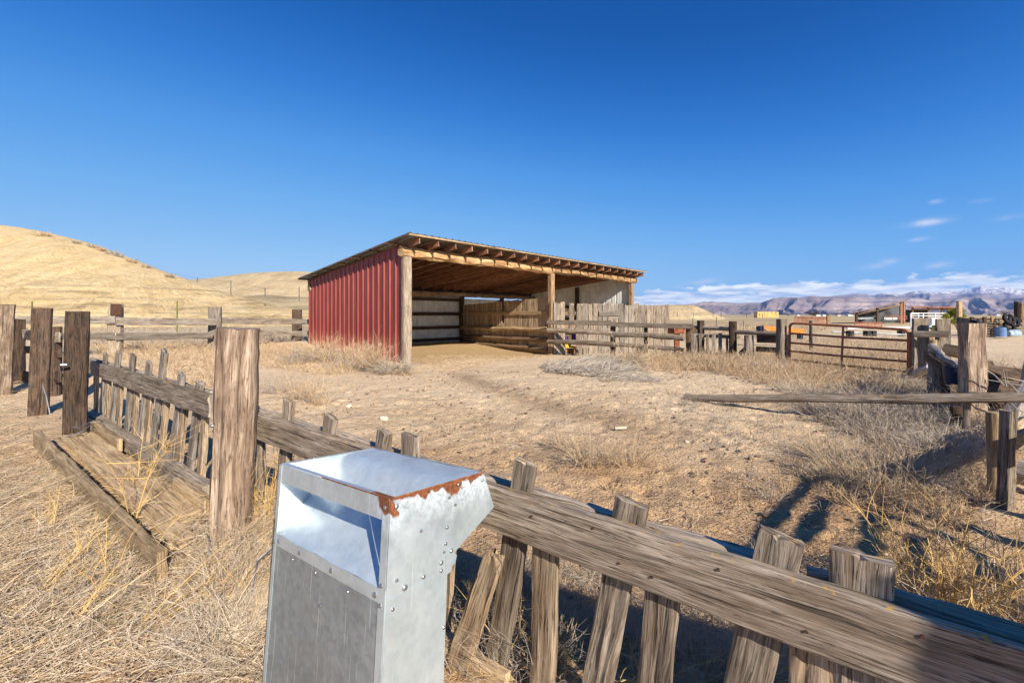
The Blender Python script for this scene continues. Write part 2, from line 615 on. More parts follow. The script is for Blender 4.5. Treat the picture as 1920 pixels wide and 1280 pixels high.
def rustmat():
    m, t, b = new_mat('rusty_steel', .75, .1)
    tc = N(t, 'ShaderNodeTexCoord')
    n = N(t, 'ShaderNodeTexNoise', i_Scale=9.0, i_Detail=8.0, i_Roughness=.7)
    n2 = N(t, 'ShaderNodeTexNoise', i_Scale=3.0, i_Detail=3.0)
    t.links.new(tc.outputs['Object'], n.inputs['Vector'])
    t.links.new(tc.outputs['Object'], n2.inputs['Vector'])
    c = ramp(t, n.outputs[0], [(0.3, (.13, .05, .028)), (0.5, (.34, .125, .06)), (0.7, (.50, .21, .10))])
    c = mixc(t, ramp(t, n2.outputs[0], [(0.45, 0.0), (0.7, .6)]), c, (.34, .085, .06))
    t.links.new(c, b.inputs['Base Color'])
    bump(t, b, n.outputs[0], .5, .002)
    return m


def galv(name='galvanised_sheet', rusty=True, metal=.5, k=1.0):
    """old galvanised sheet: cloudy zinc; with rusty=True white bloom and rust near the rim (object space = sheet space)"""
    m, t, b = new_mat(name, .42, metal, .5)
    tc = N(t, 'ShaderNodeTexCoord')
    O = tc.outputs['Object']
    sp = N(t, 'ShaderNodeSeparateXYZ')
    t.links.new(O, sp.inputs[0])
    X, Y, Z = sp.outputs

    def noi(s, d, r=.6, di=0.0):
        n = N(t, 'ShaderNodeTexNoise', i_Scale=s, i_Detail=d, i_Roughness=r, i_Distortion=di)
        t.links.new(O, n.inputs['Vector'])
        return n.outputs[0]
    n1 = noi(4.0, 5.0, .6, .8)
    n2 = noi(24.0, 6.0, .65)
    n3 = noi(90.0, 6.0, .7)
    vo = N(t, 'ShaderNodeTexVoronoi', i_Scale=60.0)
    t.links.new(O, vo.inputs['Vector'])
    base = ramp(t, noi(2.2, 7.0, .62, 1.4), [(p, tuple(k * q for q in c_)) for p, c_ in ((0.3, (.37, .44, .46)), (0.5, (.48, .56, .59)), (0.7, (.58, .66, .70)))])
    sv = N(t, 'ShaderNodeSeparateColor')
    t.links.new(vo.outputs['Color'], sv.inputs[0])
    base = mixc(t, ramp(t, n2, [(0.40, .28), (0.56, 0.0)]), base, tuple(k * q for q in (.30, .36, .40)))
    base = mixc(t, math_n(t, 'MULTIPLY', sv.outputs[0], .12), base, (.75, .8, .84))
    mp = N(t, 'ShaderNodeMapping')
    mp.inputs['Scale'].default_value = (110, 110, 4)
    mp.inputs['Rotation'].default_value = (.3, .5, 0)
    t.links.new(O, mp.inputs[0])
    ns_ = N(t, 'ShaderNodeTexNoise', i_Scale=1.0, i_Detail=2.0)
    t.links.new(mp.outputs[0], ns_.inputs['Vector'])
    scr = ramp(t, ns_.outputs[0], [(0.66, 0.0), (0.74, .4)])
    base = mixc(t, scr, base, (.78, .84, .88))
    rg = math_n(t, 'MULTIPLY_ADD', n1, .30, .26)
    n5 = noi(3.0, 2.0, .5, .5)
    hh = math_n(t, 'ADD', n5, math_n(t, 'MULTIPLY', n2, .045))
    if rusty:
        xr = ramp(t, math_n(t, 'ADD', X, .7), [(0.60, 0.0), (0.70, 1.0)])
        edge = math_n(t, 'ADD', Z, math_n(t, 'MULTIPLY', math_n(t, 'SUBTRACT', n2, .5), .14))
        bl = ramp(t, math_n(t, 'ADD', edge, 1.0), [(0.90, 0.0), (0.985, 1.0)])
        bl = math_n(t, 'MULTIPLY', math_n(t, 'MULTIPLY', bl, xr), ramp(t, n3, [(0.36, 0.1), (0.56, 1.0)]))
        base = mixc(t, math_n(t, 'MULTIPLY', bl, .6), base, (.62, .68, .76))
        n4 = noi(8.0, 3.0)
        patch = math_n(t, 'MULTIPLY', math_n(t, 'MULTIPLY', ramp(t, n4, [(0.47, 0.0), (0.60, 1.0)]), xr), .034)
        rr = math_n(t, 'ADD', math_n(t, 'ADD', math_n(t, 'SUBTRACT', Z, math_n(t, 'MULTIPLY_ADD', xr, -.016, .016)), math_n(t, 'MULTIPLY', math_n(t, 'SUBTRACT', n2, .5), .035)), patch)
        ru = ramp(t, math_n(t, 'ADD', rr, .5), [(0.491, 0.0), (0.4945, 1.0)])
        rc = ramp(t, n3, [(0.3, (.07, .022, .010)), (0.55, (.20, .066, .022)), (0.75, (.40, .15, .05))])
        base = mixc(t, ru, base, rc)
        dull = math_n(t, 'MAXIMUM', ru, math_n(t, 'MULTIPLY', bl, .8))
        t.links.new(math_n(t, 'SUBTRACT', metal, math_n(t, 'MULTIPLY', dull, metal)), b.inputs['Metallic'])
        rg = math_n(t, 'MAXIMUM', rg, math_n(t, 'MULTIPLY', dull, .85))
        hh = math_n(t, 'ADD', hh, math_n(t, 'MULTIPLY', math_n(t, 'MULTIPLY', n3, bl), .04))
    t.links.new(base, b.inputs['Base Color'])
    t.links.new(rg, b.inputs['Roughness'])
    bump(t, b, hh, .45, .03)
    return m


def redpanel():
    m, t, b = new_mat('red_ribbed_steel', .45, .0, .45)
    tc = N(t, 'ShaderNodeTexCoord')
    O = tc.outputs['Object']
    mp = N(t, 'ShaderNodeMapping')
    mp.inputs['Scale'].default_value = (3, 3, .5)
    t.links.new(O, mp.inputs[0])
    n = N(t, 'ShaderNodeTexNoise', i_Scale=2.0, i_Detail=6.0, i_Roughness=.65)
    t.links.new(mp.outputs[0], n.inputs['Vector'])
    c = ramp(t, n.outputs[0], [(0.3, (.185, .030, .023)), (0.55, (.25, .043, .032)), (0.75, (.31, .075, .056))])
    sp = N(t, 'ShaderNodeSeparateXYZ')
    t.links.new(O, sp.inputs[0])
    n2 = N(t, 'ShaderNodeTexNoise', i_Scale=6.0, i_Detail=5.0)
    t.links.new(O, n2.inputs['Vector'])
    dz = math_n(t, 'SUBTRACT', sp.outputs[2], math_n(t, 'MULTIPLY', n2.outputs[0], .7))
    dust = ramp(t, dz, [(0.0, .45), (0.45, 0.0)])
    c = mixc(t, dust, c, (.40, .17, .10))
    t.links.new(c, b.inputs['Base Color'])
    return m


M_RUST = rustmat()
M_NAIL = flat('rusty_nail_iron', (.10, .05, .03), .8, 0, .4, 60.0)
M_GALV = galv()
M_GALV2 = galv('galvanised_hopper_sheet', False, .35)
M_GALV_SHADE = galv('shade_darkened_galvanised_sheet', False, .45, .50)  # zinc colour darkened to paint shade on the feeder front; plain rims share it
M_RED = redpanel()
M_WHITE = flat('white_steel_panel', (.80, .82, .80), .55, 0, .12, 3.0)
M_ROOF = flat('grey_roof_steel', (.30, .31, .31), .45, .6, .25, 2.0)
M_STEEL = flat('zinc_bolt_steel', (.5, .52, .54), .35, .9, .2, 30.0)
M_WIRE = flat('fence_wire', (.20, .18, .16), .6, .5, .3, 5.0)
M_TPOST = flat('olive_paint', (.20, .19, .045), .7, 0, .3, 9.0)
M_ORANGE = flat('orange_paint', (.62, .20, .03), .5, 0, .15, 6.0)
M_YELLOW = flat('yellow_plastic', (.85, .50, .03), .4, 0, .1, 6.0)
M_PURPLE = flat('purple_cloth', (.15, .05, .42), .7, 0, .3, 20.0)
M_BLUE = flat('blue_plastic', (.10, .21, .42), .45, 0, .2, 6.0)
M_NAVY = flat('dark_blue_plastic', (.015, .03, .075), .5, 0, .3, 10.0)
M_BROWNBOX = flat('brown_crate_wood', (.32, .17, .08), .8, 0, .3, 12.0)
M_RUSTORANGE = flat('rust_orange_steel', (.26, .09, .035), .8, 0, .4, 8.0)
M_HAY = flat('stacked_hay', (.58, .43, .17), .95, 0, .12, 1.2, .03)
M_WHITEP = flat('white_paint', (.72, .73, .72), .5, 0, .12, 3.0)
M_BLACK = flat('black_rubber', (.025, .025, .027), .8, 0, .4, 6.0)
M_TINROOF = flat('red_brown_roof_tin', (.36, .12, .07), .7, 0, .4, 1.2)
M_REDGATE = flat('faded_red_paint', (.50, .16, .10), .65, 0, .3, 3.0)
M_STONE = flat('pale_stone', (.62, .54, .42), .9, 0, .25, 20.0, .01)
M_CLOD = flat('brown_clod', (.34, .235, .15), .95, 0, .4, 14.0)
M_GREYTIN = flat('weathered_grey_tin', (.30, .33, .35), .5, .4, .3, 1.5)
M_BARK = flat('bare_twig_bark', (.16, .115, .085), .9, 0, .3, 3.0)
W_BLEACH = wood('bleached_driftwood', (.60, .56, .50), (.46, .42, .37), (.22, .19, .16), crack=.5, knots=.3)


def strawmat(name, cols, rough=.8):
    m, t, b = new_mat(name, rough, spec=.2)
    ge = N(t, 'ShaderNodeNewGeometry')
    c = ramp(t, ge.outputs['Random Per Island'], [(i / (len(cols) - 1), q) for i, q in enumerate(cols)])
    t.links.new(c, b.inputs['Base Color'])
    return m


M_STRAW = strawmat('dry_straw', [(.62, .49, .32), (.40, .29, .18), (.62, .42, .20), (.54, .46, .36), (.24, .165, .11), (.68, .56, .40), (.36, .29, .23), (.50, .36, .20)])
M_GREYWEED = strawmat('grey_weed', [(.38, .32, .26), (.52, .45, .36), (.22, .175, .14), (.45, .36, .26), (.32, .27, .23)])
M_TANWEED = strawmat('tan_weed', [(.55, .41, .25), (.40, .28, .165), (.62, .49, .33), (.46, .32, .19), (.27, .18, .115)])
M_GOLD = strawmat('golden_stem', [(.66, .42, .13), (.56, .36, .13), (.70, .50, .22)])
M_GREEN = strawmat('green_weed', [(.11, .17, .04), (.16, .20, .06), (.22, .24, .09)])
M_SHRUB = strawmat('yellow_green_leaf', [(.16, .18, .02), (.30, .29, .03), (.07, .10, .015), (.40, .36, .05)])


# ------------------------------------------------------------------ ground
FN = V(.589, .808)           # normal of the near fence line (pointing away from the eye)
FD = V(.808, -.589)          # its direction (towards the right of the photo)
FC = 1.1365
SU = V(.681, .732)           # shed: along the open front
SV = V(-.732, .681)          # shed: towards its back
S0 = V(-2.85, 11.5)


def hg(x, y):
    """coarse ground height"""
    x = np.asarray(x, float)
    y = np.asarray(y, float)
    h = -0.042 * np.clip(y - 11.5, 0, 6) * smooth(-3, 1.5, x)
    h = h * (1 - smooth(40, 90, y) * .6)
    h = h + .28 * smooth(6, 9, y) * smooth(-5, -8.5, x) * (1 - smooth(22, 40, y))
    n = (fbm(x * .55, y * .55, 3, 3) - .5) * .10 * (1 - smooth(30, 60, y))
    return h + n * smooth(1.5, 4.0, np.hypot(x, y))


def build_ground():
    def axis(lo, hi, step, far, g):
        mid = np.arange(lo, hi + step, step)
        a = [mid[-1]]
        s = step
        while a[-1] < far:
            s *= g
            a.append(a[-1] + s)
        b = [mid[0]]
        return mid, np.array(a[1:]), b
    mid, up, _ = axis(-3.6, 5.0, .038, 40000, 1.085)
    dn = -axis(3.6, 3.61, .038, 40000, 1.085)[1]
    xs = np.concatenate([dn[::-1], mid, up])
    my, uy, _ = axis(1.1, 7.5, .036, 45000, 1.045)
    ys = np.concatenate([np.array([-400, -100, -30, -12, -5, -2, -.8, 0, .5, .8, 1.0]), my, uy])
    X, Y = np.meshgrid(xs, ys)
    Z = hg(X, Y)
    near = 1 - smooth(6, 14, np.hypot(X, Y))
    clod = fbm(X * 5, Y * 5, 21, 4, .6) - .5
    rid = np.abs(fbm(X * 2.6, Y * 2.6, 31, 3) - .5)
    Z = Z + near * (clod * .06 - (rid < .03) * .0 + (fbm(X * 14, Y * 14, 41, 2) - .5) * .016)
    hr = np.random.RandomState(5)
    for _ in range(260):
        a_ = hr.rand() * 1.6 - .45
        d_ = 1.9 + 6.5 * hr.rand() ** 1.3
        hx, hy = a_ * d_, d_
        if FN[0] * hx + FN[1] * hy < FC + .15:
            continue
        i0, i1 = np.searchsorted(xs, (hx - .2, hx + .2))
        j0, j1 = np.searchsorted(ys, (hy - .2, hy + .2))
        dd = np.hypot((X[j0:j1, i0:i1] - hx) * 1.15, Y[j0:j1, i0:i1] - hy)
        rr_ = .055 + .03 * hr.rand()
        Z[j0:j1, i0:i1] += (-.022 * np.exp(-(dd / rr_) ** 4) + .008 * np.exp(-((dd - rr_ * 1.35) / .025) ** 2)) * (.5 + hr.rand() * .7)
    # track of a dragged gate / wheel across the corral
    p0, p1 = G(860, 700)[:2], G(1130, 775)[:2]
    d = (p1 - p0) / np.linalg.norm(p1 - p0)
    al = (X - p0[0]) * d[0] + (Y - p0[1]) * d[1]
    ac = (X - p0[0]) * -d[1] + (Y - p0[1]) * d[0] + .25 * np.sin(al * .5)
    Z = Z - .03 * np.exp(-(ac / .22) ** 2) * smooth(-1, 1, al) * (1 - smooth(5, 7, al))
    ny, nx = X.shape
    idx = np.arange(nx * ny).reshape(ny, nx)
    q = np.stack([idx[:-1, :-1], idx[:-1, 1:], idx[1:, 1:], idx[1:, :-1]], -1).reshape(-1, 4)
    me = mesh_np('ground', np.stack([X, Y, Z], -1).reshape(-1, 3), q)
    o = bpy.data.objects.new('ground', me)
    C.objects.link(o)
    tag(o, kind='structure')
    m, t, b = new_mat('dry_soil', .95, spec=.08)
    tc = N(t, 'ShaderNodeTexCoord')
    O = tc.outputs['Object']
    sp = N(t, 'ShaderNodeSeparateXYZ')
    t.links.new(O, sp.inputs[0])
    PX, PY = sp.outputs[0], sp.outputs[1]

    def noi(s, d=5.0, r=.6, di=0.0, sx=1, sy=1):
        mp = N(t, 'ShaderNodeMapping')
        mp.inputs['Scale'].default_value = (sx, sy, 1)
        t.links.new(O, mp.inputs[0])
        n = N(t, 'ShaderNodeTexNoise', i_Scale=s, i_Detail=d, i_Roughness=r, i_Distortion=di)
        t.links.new(mp.outputs[0], n.inputs['Vector'])
        return n.outputs[0]
    big = noi(.55, 5.0, .6)
    medn = noi(2.8, 6.0, .65, .4)
    fin = noi(22, 6.0, .7)
    vfin = noi(95, 4.0, .7)
    c = ramp(t, big, [(0.34, (.50, .335, .185)), (0.5, (.65, .46, .27)), (0.66, (.75, .57, .36))])
    c = mixc(t, ramp(t, medn, [(0.36, .7), (0.50, 0.0)]), c, (.38, .26, .16))
    c = mixc(t, ramp(t, fin, [(0.33, .8), (0.43, 0.0)]), c, (.27, .18, .11))
    c = mixc(t, ramp(t, vfin, [(0.60, .0), (0.72, .5)]), c, (.66, .53, .36))
    # browner, freshly trodden soil close to the fence; paler dust by the shed
    dist = math_n(t, 'ADD', PY, math_n(t, 'MULTIPLY', big, 3.0))
    nearm = ramp(t, math_n(t, 'MULTIPLY', dist, .1), [(0.30, .62), (0.62, 0.0)])
    c = mixc(t, nearm, c, mixc(t, 1.0, c, (.80, .66, .54), 'MULTIPLY'))
    dusty = ramp(t, math_n(t, 'MULTIPLY', dist, .1), [(0.55, 0.0), (.9, .7)])
    c = mixc(t, dusty, c, (.77, .595, .385))
    # grazed straw-coloured plain further off
    far = ramp(t, math_n(t, 'MULTIPLY', PY, .01), [(0.20, 0.0), (0.34, 1.0)])
    pl = noi(.05, 6.0, .6, .3, 1, 2.5)
    plc = ramp(t, pl, [(0.30, (.33, .26, .16)), (0.45, (.50, .39, .21)), (0.58, (.56, .42, .22)), (0.72, (.37, .30, .20))])
    pl2 = noi(.006, 5.0, .6, .2, 1, 4)
    plc = mixc(t, ramp(t, pl2, [(0.42, 0.0), (0.6, .7)]), plc, (.30, .24, .17))
    # bare yard on the right keeps its dust colour
    yard = math_n(t, 'MULTIPLY', ramp(t, math_n(t, 'DIVIDE', PX, math_n(t, 'MAXIMUM', PY, 1.0)), [(0.62, 0.0), (0.86, 1.0)]),
                  ramp(t, math_n(t, 'MULTIPLY', PY, .01), [(0.45, 1.0), (0.75, 0.0)]))
    far = math_n(t, 'MULTIPLY', far, math_n(t, 'SUBTRACT', 1.0, yard))
    c = mixc(t, far, c, plc)
    # manure-stained straw bedding under the roof
    sx = math_n(t, 'ADD', math_n(t, 'MULTIPLY', math_n(t, 'SUBTRACT', PX, float(S0[0])), float(SU[0])), math_n(t, 'MULTIPLY', math_n(t, 'SUBTRACT', PY, float(S0[1])), float(SU[1])))
    sy = math_n(t, 'ADD', math_n(t, 'MULTIPLY', math_n(t, 'SUBTRACT', PX, float(S0[0])), float(SV[0])), math_n(t, 'MULTIPLY', math_n(t, 'SUBTRACT', PY, float(S0[1])), float(SV[1])))
    e1 = ramp(t, math_n(t, 'MULTIPLY_ADD', math_n(t, 'ADD', sy, math_n(t, 'MULTIPLY', medn, 1.6)), .1, .5), [(0.50, 0.0), (0.58, 1.0)])
    e2 = ramp(t, math_n(t, 'MULTIPLY', sx, .1), [(0.0, 0.0), (0.01, 1.0), (0.62, 1.0), (0.7, 0.0)])
    bed = math_n(t, 'MULTIPLY', math_n(t, 'MULTIPLY', e1, e2), ramp(t, math_n(t, 'MULTIPLY', sy, .1), [(0.62, 1.0), (0.66, 0.0)]))
    c = mixc(t, math_n(t, 'MULTIPLY', bed, .8), c, ramp(t, fin, [(0.35, (.30, .18, .08)), (0.6, (.58, .40, .20))]))
    # the damp dark track
    a_ = (float(p0[0]), float(p0[1]))
    al_ = math_n(t, 'ADD', math_n(t, 'MULTIPLY', math_n(t, 'SUBTRACT', PX, a_[0]), float(d[0])), math_n(t, 'MULTIPLY', math_n(t, 'SUBTRACT', PY, a_[1]), float(d[1])))
    ac_ = math_n(t, 'ADD', math_n(t, 'MULTIPLY', math_n(t, 'SUBTRACT', PX, a_[0]), float(-d[1])), math_n(t, 'MULTIPLY', math_n(t, 'SUBTRACT', PY, a_[1]), float(d[0])))
    ac_ = math_n(t, 'ADD', ac_, math_n(t, 'MULTIPLY', math_n(t, 'SINE', math_n(t, 'MULTIPLY', al_, .5)), .25))
    ac_ = math_n(t, 'ADD', ac_, math_n(t, 'MULTIPLY', math_n(t, 'SUBTRACT', medn, .5), .7))
    tr = math_n(t, 'MULTIPLY', math_n(t, 'EXPONENT', math_n(t, 'MULTIPLY', math_n(t, 'MULTIPLY', ac_, ac_), -9.0)),
                ramp(t, math_n(t, 'MULTIPLY_ADD', al_, .1, .2), [(0.12, 0.0), (0.25, 1.0), (0.65, .8), (0.85, 0.0)]))
    c = mixc(t, math_n(t, 'MULTIPLY', tr, .75), c, (.33, .22, .13))
    t.links.new(c, b.inputs['Base Color'])
    vo = N(t, 'ShaderNodeTexVoronoi', i_Scale=48.0)
    t.links.new(O, vo.inputs['Vector'])
    hgt = math_n(t, 'ADD', math_n(t, 'MULTIPLY', fin, 1.0), math_n(t, 'MULTIPLY', vo.outputs['Distance'], .35))
    hgt = math_n(t, 'ADD', hgt, math_n(t, 'MULTIPLY', vfin, .25))
    b1 = bump(t, b, hgt, 1.0, .034)
    bump(t, b, medn, .6, .10, b1)
    me.materials.append(m)


build_ground()


# ------------------------------------------------------------------ hills and mountains
def heightfield(name, A, R, Zf, mat, kind='structure'):
    """A: angles tan(x/y) list, R: distances list -> world mesh on rays of a fan; Zf(a,r)->z"""
    AA, RR = np.meshgrid(A, R)
    X = AA * RR
    Z = Zf(AA, RR)
    ny, nx = X.shape
    idx = np.arange(nx * ny).reshape(ny, nx)
    q = np.stack([idx[:-1, :-1], idx[:-1, 1:], idx[1:, 1:], idx[1:, :-1]], -1).reshape(-1, 4)
    me = mesh_np(name, np.stack([X, RR, Z], -1).reshape(-1, 3), q)
    me.materials.append(mat)
    o = bpy.data.objects.new(name, me)
    C.objects.link(o)
    tag(o, kind=kind)
    return o


def sil(pts):
    xs = np.array([(p[0] - 960) / FPX for p in pts])
    ys = np.array([(HOR - p[1]) / FPX for p in pts])
    return lambda a: np.interp(a, xs, ys)


def hillmat(name, c1, c2, c3, strata=.6, s=1.0):
    m, t, b = new_mat(name, .95, spec=.05)
    tc = N(t, 'ShaderNodeTexCoord')
    O = tc.outputs['Object']
    mp = N(t, 'ShaderNodeMapping')
    mp.inputs['Scale'].default_value = (.10 * s, .10 * s, 1.1 * s)
    mp.inputs['Rotation'].default_value = (.0, .04, 0)
    t.links.new(O, mp.inputs[0])
    n = N(t, 'ShaderNodeTexNoise', i_Scale=1.0, i_Detail=7.0, i_Roughness=.62)
    t.links.new(mp.outputs[0], n.inputs['Vector'])
    n2 = N(t, 'ShaderNodeTexNoise', i_Scale=.35 * s, i_Detail=8.0, i_Roughness=.65)
    t.links.new(O, n2.inputs['Vector'])
    n3 = N(t, 'ShaderNodeTexNoise', i_Scale=2.2 * s, i_Detail=7.0, i_Roughness=.7)
    t.links.new(O, n3.inputs['Vector'])
    c = ramp(t, n2.outputs[0], [(0.32, c2), (0.52, c1), (0.72, c3)])
    sp = N(t, 'ShaderNodeSeparateXYZ')
    t.links.new(O, sp.inputs[0])
    lowm = ramp(t, math_n(t, 'MULTIPLY', sp.outputs[2], .1), [(0.02, .35), (0.12, 1.0), (0.42, 1.0), (0.65, .15)])
    st = math_n(t, 'MULTIPLY', ramp(t, n.outputs[0], [(0.36, 1.0), (0.47, 0.0)]), lowm)
    c = mixc(t, math_n(t, 'MULTIPLY', st, strata), c, tuple(q * .55 for q in c2))
    c = mixc(t, ramp(t, n3.outputs[0], [(0.32, .45), (0.45, 0.0)]), c, tuple(q * .62 for q in c2))
    t.links.new(c, b.inputs['Base Color'])
    hh = math_n(t, 'ADD', math_n(t, 'MULTIPLY', n3.outputs[0], .5), math_n(t, 'MULTIPLY', math_n(t, 'MULTIPLY', n.outputs[0], lowm), 1.2))
    bump(t, b, hh, 1.0, 1.1 / s)
    return m


M_HILL = hillmat('cream_badland_clay', (.72, .545, .30), (.60, .44, .23), (.78, .625, .38), .7)
M_HILLB = hillmat('straw_badland_clay', (.61, .475, .285), (.47, .36, .215), (.68, .55, .35), .5, .6)


def hill_left():
    s = sil([(-700, 380), (-300, 400), (0, 425), (40, 430), (80, 437), (120, 446), (150, 453), (190, 465), (220, 477), (260, 491), (300, 507), (340, 521), (380, 534),
             (420, 548), (470, 562), (520, 573), (560, 580), (640, 592)])
    A = np.linspace((-700 - 960) / FPX, (600 - 960) / FPX, 620)
    R = np.concatenate([np.linspace(36, 72, 190), np.linspace(73, 120, 30)])

    def Z(a, r):
        crest = 70 + 6 * np.sin(a * 3)
        top = np.maximum(H + s(a) * crest, -1.0)
        t = np.clip((r - 40) / (crest - 40), 0, 1)
        x = a * r
        # foot, ledge band, long smooth flank
        prof = .30 * smooth(.0, .30, t) + .70 * smooth(.12, 1.0, t) ** .85
        z = -1.0 + (top + 1.0) * prof
        gul = np.abs(fbm(x * .22 + 3, r * .03, 5, 4) - .5) * 2
        z = z - (1 - gul) ** 2 * 1.5 * smooth(.02, .2, t) * (1 - smooth(.55, .95, t)) * smooth(-1, 3, top)
        st = z / .8 + .25 * fbm(x * .2, r * .2, 9, 3)
        led = (st - np.floor(st))
        z = z + (smooth(.3, .9, led) - led) * .9 * smooth(.3, 1.2, z) * (1 - smooth(3.4, 5.6, z)) * smooth(.36, .52, fbm(x * .09, z * .6, 15, 4))
        z = z + (fbm(x * .9, r * .9, 4, 3) - .5) * .25 * smooth(0, .15, t) * (1 - smooth(.8, 1., t))
        z = np.where(r > crest, top - (r - crest) * .12 - ((r - crest) * .05) ** 2, z)
        return z
    heightfield('hill', A, R, Z, M_HILL)


def hill_simple(name, pts, base_r, crest_r, back_r, mat, a0, a1, seed, amp=.5, na=300):
    s = sil(pts)
    A = np.linspace((a0 - 960) / FPX, (a1 - 960) / FPX, na)
    R = np.concatenate([np.linspace(base_r, crest_r, 90), np.linspace(crest_r * 1.01, back_r, 20)])

    def Z(a, r):
        top = np.maximum(H + s(a) * crest_r, -1.5)
        t = np.clip((r - base_r) / (crest_r - base_r), 0, 1)
        z = -1.2 + (top + 1.2) * smooth(0, 1, t) ** .8
        x = a * r
        g = np.abs(fbm(x * .12 + seed, r * .04, seed, 4) - .5) * 2
        z = z - (1 - g) * amp * smooth(0, .2, t) * (1 - smooth(.7, 1, t))
        return np.where(r > crest_r, top - (r - crest_r) * .12, z)
    heightfield(name, A, R, Z, mat)


def mountmat(name, base1, base2, snow_amt, sc_=1.0):
    m, t, b = new_mat(name, 1.0, spec=.02)
    tc = N(t, 'ShaderNodeTexCoord')
    O = tc.outputs['Object']
    ge = N(t, 'ShaderNodeNewGeometry')
    n = N(t, 'ShaderNodeTexNoise', i_Scale=.004 * sc_, i_Detail=9.0, i_Roughness=.65)
    t.links.new(O, n.inputs['Vector'])
    mp = N(t, 'ShaderNodeMapping')
    mp.inputs['Scale'].default_value = (.0006, .0006, .016)
    t.links.new(O, mp.inputs[0])
    ns = N(t, 'ShaderNodeTexNoise', i_Scale=1.0, i_Detail=6.0, i_Roughness=.6)
    t.links.new(mp.outputs[0], ns.inputs['Vector'])
    c = mixc(t, ramp(t, n.outputs[0], [(0.35, 0.0), (0.62, 1.0)]), base1, base2)
    c = mixc(t, ramp(t, ns.outputs[0], [(0.40, .55), (0.52, 0.0)]), c, tuple(q * .6 for q in base1))
    c = mixc(t, ramp(t, ns.outputs[0], [(0.56, 0.0), (0.64, .6)]), c, (.50, .42, .38))
    sp = N(t, 'ShaderNodeSeparateXYZ')
    t.links.new(O, sp.inputs[0])
    if snow_amt:
        hz = math_n(t, 'ADD', math_n(t, 'MULTIPLY', sp.outputs[2], .001), math_n(t, 'MULTIPLY', math_n(t, 'SUBTRACT', n.outputs[0], .5), .35))
        sn = ramp(t, hz, [(snow_amt, 0.0), (min(.99, snow_amt + .05), 1.0)])
        n4 = N(t, 'ShaderNodeTexNoise', i_Scale=.011, i_Detail=6.0, i_Roughness=.7)
        t.links.new(O, n4.inputs['Vector'])
        sn = math_n(t, 'MULTIPLY', sn, ramp(t, n4.outputs[0], [(0.46, 0.0), (0.54, 1.0)]))
        c = mixc(t, math_n(t, 'MULTIPLY', sn, .85), c, (.72, .74, .80))
    t.links.new(c, b.inputs['Base Color'])
    return m


def mountains():
    m1 = mountmat('mauve_shale_front', (.185, .145, .155), (.32, .25, .225), 0)
    m2 = mountmat('blue_shale_back', (.20, .165, .18), (.33, .27, .25), .60)

    def rng(name, pts, r0, rc, r1, mat, a0, a1, seed, spur, na=900, nr=150, depth=.5):
        s = sil(pts)
        A = np.linspace((a0 - 960) / FPX, (a1 - 960) / FPX, na)
        R = np.concatenate([np.linspace(r0, rc, nr), np.linspace(rc * 1.01, r1, 14)])

        def Z(a, r):
            top = H + s(a) * rc + (fbm(a * 40, a * 0, seed + 3, 3) - .5) * rc * .004
            t = np.clip((r - r0) / (rc - r0), 0, 1)
            warp = (fbm(a * 7, t * 2.0, seed, 3) - .5) * .9
            ph = a * spur + warp * 2.2
            f = np.abs((ph - np.floor(ph)) - .5) * 2        # spur ridges at f=1
            ph2 = a * spur * 2.7 + warp * 5 + t * 1.4
            f2 = np.abs((ph2 - np.floor(ph2)) - .5) * 2
            ph3 = a * spur * 7 + warp * 9 - t * 2
            f3 = np.abs((ph3 - np.floor(ph3)) - .5) * 2
            ridge = .68 * f + .25 * f2 + .07 * f3
            # spurs reach further towards the plain than the valleys between them
            start = depth * (1 - ridge)
            p = np.clip((t - start) / (1 - start), 0, 1)
            p = p ** .85
            prof = .72 * p + .28 * smooth(.55, .85, p)       # talus slope, then a cliff band
            z = -30 + (top + 30) * prof * (1 - .22 * (1 - f) * smooth(.3, .8, t) * (t < .999) * (1 - smooth(.9, 1., t)))
            z = z + (fbm(a * 90, r * .002, seed + 7, 4) - .5) * 18 * smooth(.05, .3, p) * (1 - smooth(.85, 1, p))
            return np.where(r > rc, top - (r - rc) * .15, z)
        heightfield(name, A, R, Z, mat)
    rng('mountains', [(1100, 592), (1180, 580), (1210, 573), (1260, 573), (1290, 570), (1320, 565.5), (1345, 567), (1390, 568), (1425, 568), (1440, 564), (1452, 559), (1472, 556.5), (1500, 558),
                      (1520, 555.5), (1560, 556), (1600, 557), (1640, 560), (1690, 556), (1740, 562), (1780, 560), (1830, 556), (1880, 561), (1920, 556), (2100, 560), (2400, 566)],
        5200, 7600, 9500, m1, 1100, 2400, 5, 9.0, depth=.55)
    rng('mountains', [(1480, 575), (1530, 558), (1560, 556), (1595, 551), (1612, 550.5), (1640, 552), (1655, 549), (1690, 552), (1712, 546), (1730, 544.5), (1752, 549), (1775, 546.5), (1800, 543.5),
                      (1822, 541), (1838, 536.5), (1862, 537), (1885, 540), (1900, 543), (1920, 540.5), (1990, 536), (2100, 542), (2400, 548)],
        9800, 13000, 16000, m2, 1480, 2400, 9, 7.0, depth=.6)


